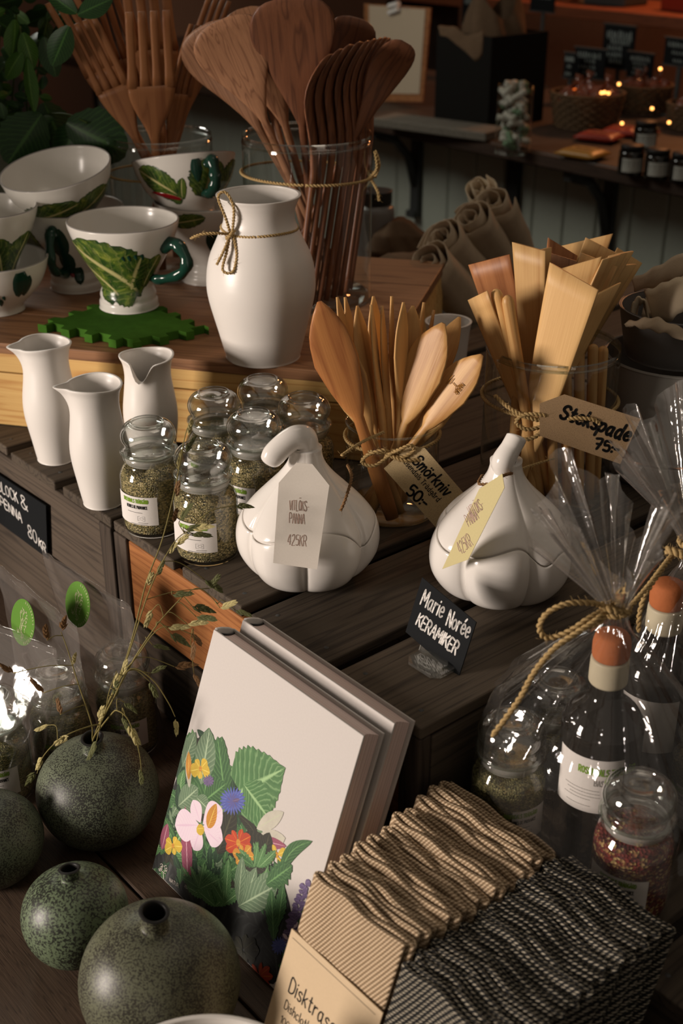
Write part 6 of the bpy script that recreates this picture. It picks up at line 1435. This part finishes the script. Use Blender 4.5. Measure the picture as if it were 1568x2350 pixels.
board_sign('chalk sign left of the tall chalk menu', 1354, 145, 60, 62, lines=4, seed=5, bb=2.52)
board_sign('narrow chalk sign furthest left of the cluster', 1308, 150, 22, 52, lines=3, seed=6, bb=2.46)
board_sign('chalk sign right of the tall chalk menu', 1470, 150, 52, 52, lines=4, seed=7, bb=2.52)
board_sign('chalk sign at the right edge of the picture', 1560, 120, 62, 56, lines=3, seed=8, bb=2.50)
# clipboard with a notice
q0 = onc(905, 236); cn_ = (-B*.96 + Vector((0, 0, .22))).normalized(); oc = lambda u, v: onplane(u, v, q0, cn_)
t, Mi = card('clipboard', 'wooden clipboard with a pale notice leaning at the back of the counter', 'clipboard', [oc(836, 8), oc(838, 232), oc(970, 234), oc(988, 18)], .006, MT['cherry'])
cc = [Mi @ oc(*p) for p in ((848, 12), (850, 214), (964, 216), (978, 22))]; obj('notice', ([(p.x, p.y, .0012) for p in cc], [(0, 1, 2, 3)]), MT['clippaper'], t, False)
inscribe(t, Mi, q0, [('KNÄCKE', oc(870, 50), oc(930, 52), .022, .0032, dict(wob=.1)), ('95:-', oc(926, 75), oc(952, 76), .018, .003, dict())], MT['greyink']); t.children[-1].location.z = .0016
k1, k2 = Mi @ oc(895, 18), Mi @ oc(942, 20); k3 = Mi @ oc(908, -10)
obj('clip', join(([(k1.x, k1.y, .003), (k2.x, k2.y, .003), (k2.x, k2.y+.010, .009), (k1.x, k1.y+.010, .009)], [(0, 1, 2, 3)]), tube([((k1.x+k2.x)/2-.012, k1.y+.006, .009), ((k1.x+k2.x)/2-.010, k1.y+.05, .012)], .008, 8), tube([((k1.x+k2.x)/2+.008, k1.y+.006, .009), ((k1.x+k2.x)/2+.006, k1.y+.05, .012)], .008, 8)), MT['paper'], t, False, label='white spring clip')
# ledge plank and dark bin with burlap
p0, p1 = onc(880, 283), onc(1140, 318); d = (p1-p0); o = obj('plank', box(0, d.length, -.055, .055, 0, .022), MT['greyplank'], None, False); o.location = p0; o.rotation_euler = (0, 0, math.atan2(d.y, d.x)); bevel(o, .003); tag(o, 'grey weathered plank lying on the counter before the dark bin', 'plank')
bp0, bp1 = onc(984, 276), onc(1126, 296); MT['binwood'] = plain('black_stained_wood', (.012, .011, .010), .85, .05); bn = thing('dark_bin', 'dark wooden bin on the counter with burlap hanging over its edge', 'bin', (bp0+bp1)/2 + B*.115, CROT); bwid = (bp1-bp0).length/1.0
obj('front', box(-.11, -.098, -bwid/2, bwid/2, 0, .235), MT['binwood'], bn, False)
for y in (-bwid/2, bwid/2-.012): obj('side', box(-.0975, .0975, y, y+.012, 0, .235), MT['binwood'], bn, False)
obj('back', box(.098, .11, -bwid/2, bwid/2, 0, .235), MT['binwood'], bn, False); obj('bottom', box(-.0975, .0975, -bwid/2+.013, bwid/2-.013, .0005, .012), MT['binwood'], bn, False)
def sackfn(s, q):
    a = 2*pi*s; r = .078*interp([(0, 1), (.5, 1), (.7, 1.15), (.85, 1.0), (1, .75)], q)*(1+.10*sin(3*a+1)+.06*sin(7*a+q*6)); return (r*cos(a), r*1.0*sin(a), .014 + .29*q + .035*sin(2*a+.6)*q)
V, F, U = grid(48, 22, sackfn, True); sk = obj('burlap_sack', (V, F), MT['burlap']); sk.location = bn.location; sk.location.z += .0; tag(sk, 'open burlap sack standing in the dark bin', 'sack')
flp = ribbon('burlap_flap', 'triangular burlap corner folded over the front of the dark bin', [(1005, 60, 3.30), (1040, 60, 3.28), (1075, 80, 3.24), (1108, 70, 3.22)], [(1010, 80, 3.28), (1040, 95, 3.25), (1090, 138, 3.20), (1108, 125, 3.20)], 'burlap', None)
# jar of twisted sweets
jc = onc(1176, 342); jr = 40*(jc-CAM).dot(FW)/FPX; jt = thing('sweet_jar', 'tall open glass jar full of white and green wrapped sweets', 'jar', jc); JH = .155
obj('glass', lathe([(0, 0), (jr-.003, 0), (jr, .003), (jr, JH)], 40, 2), MT['glass'], jt)
MT['sweet'] = plain('white_sweet', (.42, .40, .34), .6); MT['sweetgreen'] = plain('green_sweet', (.13, .21, .12), .6)
sm = None; nS = 0
for i in range(64):
    a = R.uniform(0, 6.28); r_ = (jr-.014)*R.random()**.4; z = .012 + (JH-.02)*(i/56) if i < 56 else JH-.01; al, el = R.uniform(0, 6.28), R.uniform(-1.0, 1.0) if i < 56 else R.uniform(1.1, 1.5)
    if i % 8 < 2:
        key = 'g'
    else: key = 'w'
    if i in (0, 2):
        o = obj('sweet', tube([(0, 0, -.017), (0, 0, -.010), (0, 0, .010), (0, 0, .017)], [.0078, .0084, .0084, .0078], 8), MT['sweetgreen' if key == 'g' else 'sweet'])
        if key == 'g': sg_ = o
        else: sm = o
    else: o = (sg_ if key == 'g' or sm is None else sm).copy(); COL.objects.link(o)
    o.location = jc + Vector((r_*cos(a), r_*sin(a), z)); o.rotation_euler = (pi/2 - el, 0, al)
    tag(o, ('green' if (key == 'g' or (sm is None and i == 1)) else 'white') + ' wrapped sweet in the tall glass jar on the counter', 'sweet', 'sweets in the glass jar' if key == 'w' else 'green sweets in the glass jar')
# wicker baskets
MT['wicker'] = plain('wicker', (.10, .060, .030), .75, .2, .35, .8, 300)
def basket(label, u, v, wpx, h, n=9):
    c = onc(u, v); r = wpx/2*(c-CAM).dot(FW)/FPX; c = c + B*r*.8; t = thing('wicker_basket', label, 'basket', c); t['group'] = 'wicker baskets on the counter'
    for i in range(n):
        q = i/(n-1); rr = r*(.82+.18*q); obj('wicker_ring', tube([((rr+.003*(1 if (j+i) % 2 else -1))*sin(2*pi*j/36), -(rr+.003*(1 if (j+i) % 2 else -1))*cos(2*pi*j/36), .004+h*q) for j in range(36)], h/n*.52, 6, True), MT['wicker'], t)
    obj('base', lathe([(0, .001), (r*.82, .001), (r*.82, .006), (0, .006)], 36, 1), MT['wicker'], t); return c, r
MT['redwrap'] = glass('brown_wrapper', (.62, .30, .18), (.35, .14, .08), 1.4, .08, .35, (.35, .11, .05), .6, 40)
MT['cookie'] = plain('gingerbread', (.22, .085, .035), .8, .1, .3, .5, 150)
def parcel(label, c, r, seed, m='redwrap'):
    rr = random.Random(seed); t = thing('wrapped_biscuits', label, 'packet', c); t['group'] = 'wrapped biscuits in the baskets'
    def fn(s, q):
        a = 2*pi*s; e = pi*(q-.5); k = r*(1+.14*sin(3*a+seed)+.10*sin(7*a+q*9+seed)+.06*sin(13*a)); return (k*cos(a)*cos(e), k*sin(a)*cos(e)*.8, r*.75 + k*.7*sin(e))
    V, F, U = grid(28, 14, fn, True); obj('wrapper', (V, F), MT[m], t, False); k = obj('biscuits', lathe([(0, r*.2), (r*.6, r*.25), (r*.72, r*.7), (r*.5, r*1.15), (0, r*1.2)], 20, 2), MT['cookie'], t)
    obj('twist', tube([(0, 0, r*1.35), (.004, 0, r*1.7), (.010, .004, r*2.1)], [r*.12, r*.10, r*.28], 8), MT[m], t)
for (u, v, w, h, n, l1, seed) in [(1300, 298, 165, .085, 10, 'large round wicker basket beside the sweet jar', 1), (1440, 262, 130, .07, 8, 'wicker basket behind the red snack bars', 2), (1560, 300, 120, .06, 7, 'wicker basket at the right edge of the counter', 3)]:
    c, r = basket(l1, u, v, w, h, n)
    for k, (ax, ay) in enumerate(((-.42, -.3), (.40, -.32), (.0, .35))): parcel(['wrapped biscuit packet at the left of the ', 'wrapped biscuit packet at the right of the ', 'wrapped biscuit packet at the back of the '][k] + l1.replace(' beside the sweet jar', '').replace(' behind the red snack bars', ' by the red bars').replace(' of the counter', ''), c + Vector((ax*r, ay*r, .010 + h*.45)), r*.44, seed*3+k)
# snack bars
def bar(label, u, v, du, dv, m, h=.022, wid=.085, lift=0, text=None):
    p, q = onz(u, v, CZ+lift+h/2), onz(u+du, v+dv, CZ+lift+h/2); c = (p+q)/2; L = (q-p).length; t = thing('snack_bar', label, 'snack bar', (c.x, c.y, CZ+lift), math.atan2((q-p).y, (q-p).x)); t['group'] = 'snack bars on the counter'
    V, F = [], []; n = 13
    for i in range(n):
        s = i/(n-1); e = min(s, 1-s); k = min(1, e/.14); hh = .0012 + (h/2-.0012)*k; w = wid/2*(1.08 - .10*k); z0 = h/2
        for j in range(10): a = 2*pi*j/10; V.append((-L/2+L*s, w*math.copysign(abs(cos(a))**.6, cos(a)), z0 + hh*math.copysign(abs(sin(a))**.7, sin(a))))
    for i in range(n-1):
        for j in range(10): F.append((i*10+j, i*10+(j+1) % 10, (i+1)*10+(j+1) % 10, (i+1)*10+j))
    F += [tuple(reversed(range(10))), tuple((n-1)*10+j for j in range(10))]; o = obj('wrapper', (V, F), MT[m], t)
    lp = obj('printed_panel', box(-L*.25, L*.25, -wid*.28, wid*.28, h, h+.0004), MT[m+'p'], t, False)
    vf = write('RAW BITE' if text is None else text, .010, .0018, 0, -.005, .7, center=True); obj('lettering', xf(vf, Matrix.Translation((0, 0, h+.0007))), MT['black'], t, False)
GL['W'] = "0,6 1,0 2.2,4.5 3.4,0 4.4,6"
MT['yel'] = plain('yellow_wrapper', (.33, .155, .022), .4, .4); MT['yelp'] = plain('yellow_panel', (.36, .19, .05), .4, .4); MT['redb'] = plain('red_wrapper', (.30, .030, .014), .4, .4); MT['redbp'] = plain('red_panel', (.32, .06, .035), .4, .4)
bar('yellow snack bar lying in front of the red bars', 1294, 344, 90, 14, 'yel')
bar('red snack bar just behind the yellow one', 1330, 308, 92, 10, 'redb', lift=.000)
bar('second red snack bar, overlapped by the first', 1390, 296, 80, 8, 'redb'); bar('red snack bar furthest right, next to the dark jar', 1440, 300, 60, 8, 'redb', .014)
# dark jars with white labels
def djar(label, u, v, wpx, lift=0):
    c = onz(u, v, CZ+lift); r = wpx/2*(c-CAM).dot(FW)/FPX; t = thing('preserve_jar', label, 'jar', (c.x, c.y+r, CZ+lift)); t['group'] = 'dark preserve jars on the counter'; h = r*1.9
    obj('body', lathe([(0, 0), (r*.9, 0), (r, r*.1), (r, h*.80), (r*.86, h*.92), (r*.82, h*.94)], 40, 3), MT['bottleglass'], t); obj('lid', lathe([(r*.84, h*.945), (r*.92, h*.95), (r*.92, h*1.12), (r*.88, h*1.15), (0, h*1.15)], 40, 1), MT['nearblack'], t)
    lb = obj('paper_label', lab_patch(r+.0004, -.95, .85, h*.10, h*.66), MT['labelgrey'], t)
    L = [[(-r*.5, y), (r*.5*k, y)] for y, k in ((h*.12, 1), (h*.04, .6), (-h*.06, .8))]; obj('label_print', wrap(ink(L, .0012, False), r+.0007, 0, h*.38), MT['greyink'], lb, False); return h
MT['labelgrey'] = paper('grey_label', (.40, .40, .36))
hj = djar('dark preserve jar at the left of the front row', 1452, 402, 58); djar('dark preserve jar in the middle of the front row', 1512, 411, 58); djar('dark preserve jar at the right edge of the front row', 1570, 420, 58)
djar('dark preserve jar stacked on the front row', 1484, 345, 54, hj*1.16+.0005) if False else djar('dark preserve jar standing behind the front row', 1484, 343, 54)
# shelf, figurine and glow behind the counter
SB = 3.3
sh = thing('back_bench', 'reddish wooden bench behind the counter', 'bench', cw(0, SB, 0), CROT); MT['redwood'] = wood('reddish_wood', (.28, .085, .035), (.15, .042, .02), 'y', .5)
cbox('bench_top', -.6, 3.6, -.18, .25, .20, .24, MT['redwood'], sh, .004)
for a in (-.5, 1.5, 3.5): cbox('leg', a-.03, a+.03, -.15, .22, FLOOR, .20, MT['cratez'], sh, .003)
def onb(u, v, b=SB): return onplane(u, v, cw(0, b, 0), B)
def on_bench(u, v): return onz(u, v, .2403)
for i, (lab, u, w, h, m) in enumerate([('tall paper bag on the bench behind the counter, left', 1215, .16, .20, 'redwood'), ('paper bag on the bench behind the counter, middle', 1290, .12, .12, 'cookie'), ('dark box on the bench behind the counter', 1400, .18, .16, 'iron'), ('red tin on the bench at the right edge', 1560, .14, .10, 'redb')]):
    p = onb(u, 150); o = thing('paper_bag' if i < 2 else ('storage_box' if i == 2 else 'tin'), lab, 'bag' if i < 2 else ('box' if i == 2 else 'tin'), (p.x, p.y, .2405), CROT + R.uniform(-.2, .2))
    bd = obj('body', box(-w*.4, w*.4, -w/2, w/2, 0, h), MT[m], o, False); bevel(bd, .006); obj('folded_top' if i < 2 else 'lid', box(-w*.3, w*.3, -w*.46, w*.46, h+.0005, h+.012), MT[m], o, False)
fg = onb(1357, 60); fgt = thing('turned_figurine', 'turned wooden figurine on the bench behind the counter', 'figurine', (fg.x, fg.y, .2405)); zt_ = onb(1357, 38).z - .2405
obj('base', lathe([(0, 0), (.05, 0), (.05, .01), (.03, .02), (.026, zt_), (.06, zt_+.005), (.045, zt_+.03), (.02, zt_+.06)], 24, 2), MT['cherry'], fgt); obj('head', lathe([(.02, zt_+.061), (.034, zt_+.09), (.024, zt_+.14), (.012, zt_+.2), (0, zt_+.21)], 24, 3), MT['cherry'], fgt)
# warm lights reflected in cellophane, put in as tiny glowing beads
eb = N('glint_glow'); eb.set(Base_Color=(1, .5, .15, 1)); eb.b.inputs['Emission Color'].default_value = (1, .42, .10, 1); eb.b.inputs['Emission Strength'].default_value = 5.0
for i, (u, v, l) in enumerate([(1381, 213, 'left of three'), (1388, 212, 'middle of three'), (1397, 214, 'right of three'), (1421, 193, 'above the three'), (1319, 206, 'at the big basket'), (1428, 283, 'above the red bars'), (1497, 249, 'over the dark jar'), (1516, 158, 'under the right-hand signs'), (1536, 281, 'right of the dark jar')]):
    p = onplane(u, v, cw(0, 2.14, 0), B); t = thing('warm_glint', 'tiny glowing reflected-light bulb %s on the counter' % l, 'light', p); t['group'] = 'glints of reflected light'
    obj('glint', lathe([(0, -.004), (.003, -.003), (.0042, 0), (.003, .003), (0, .004)], 12, 2), eb.m, t); obj('glint_tail', tube([(0, 0, -.004), (.002, .004, -.012), (.0, .02, -.02)], .0008, 5), MT['iron'], t)
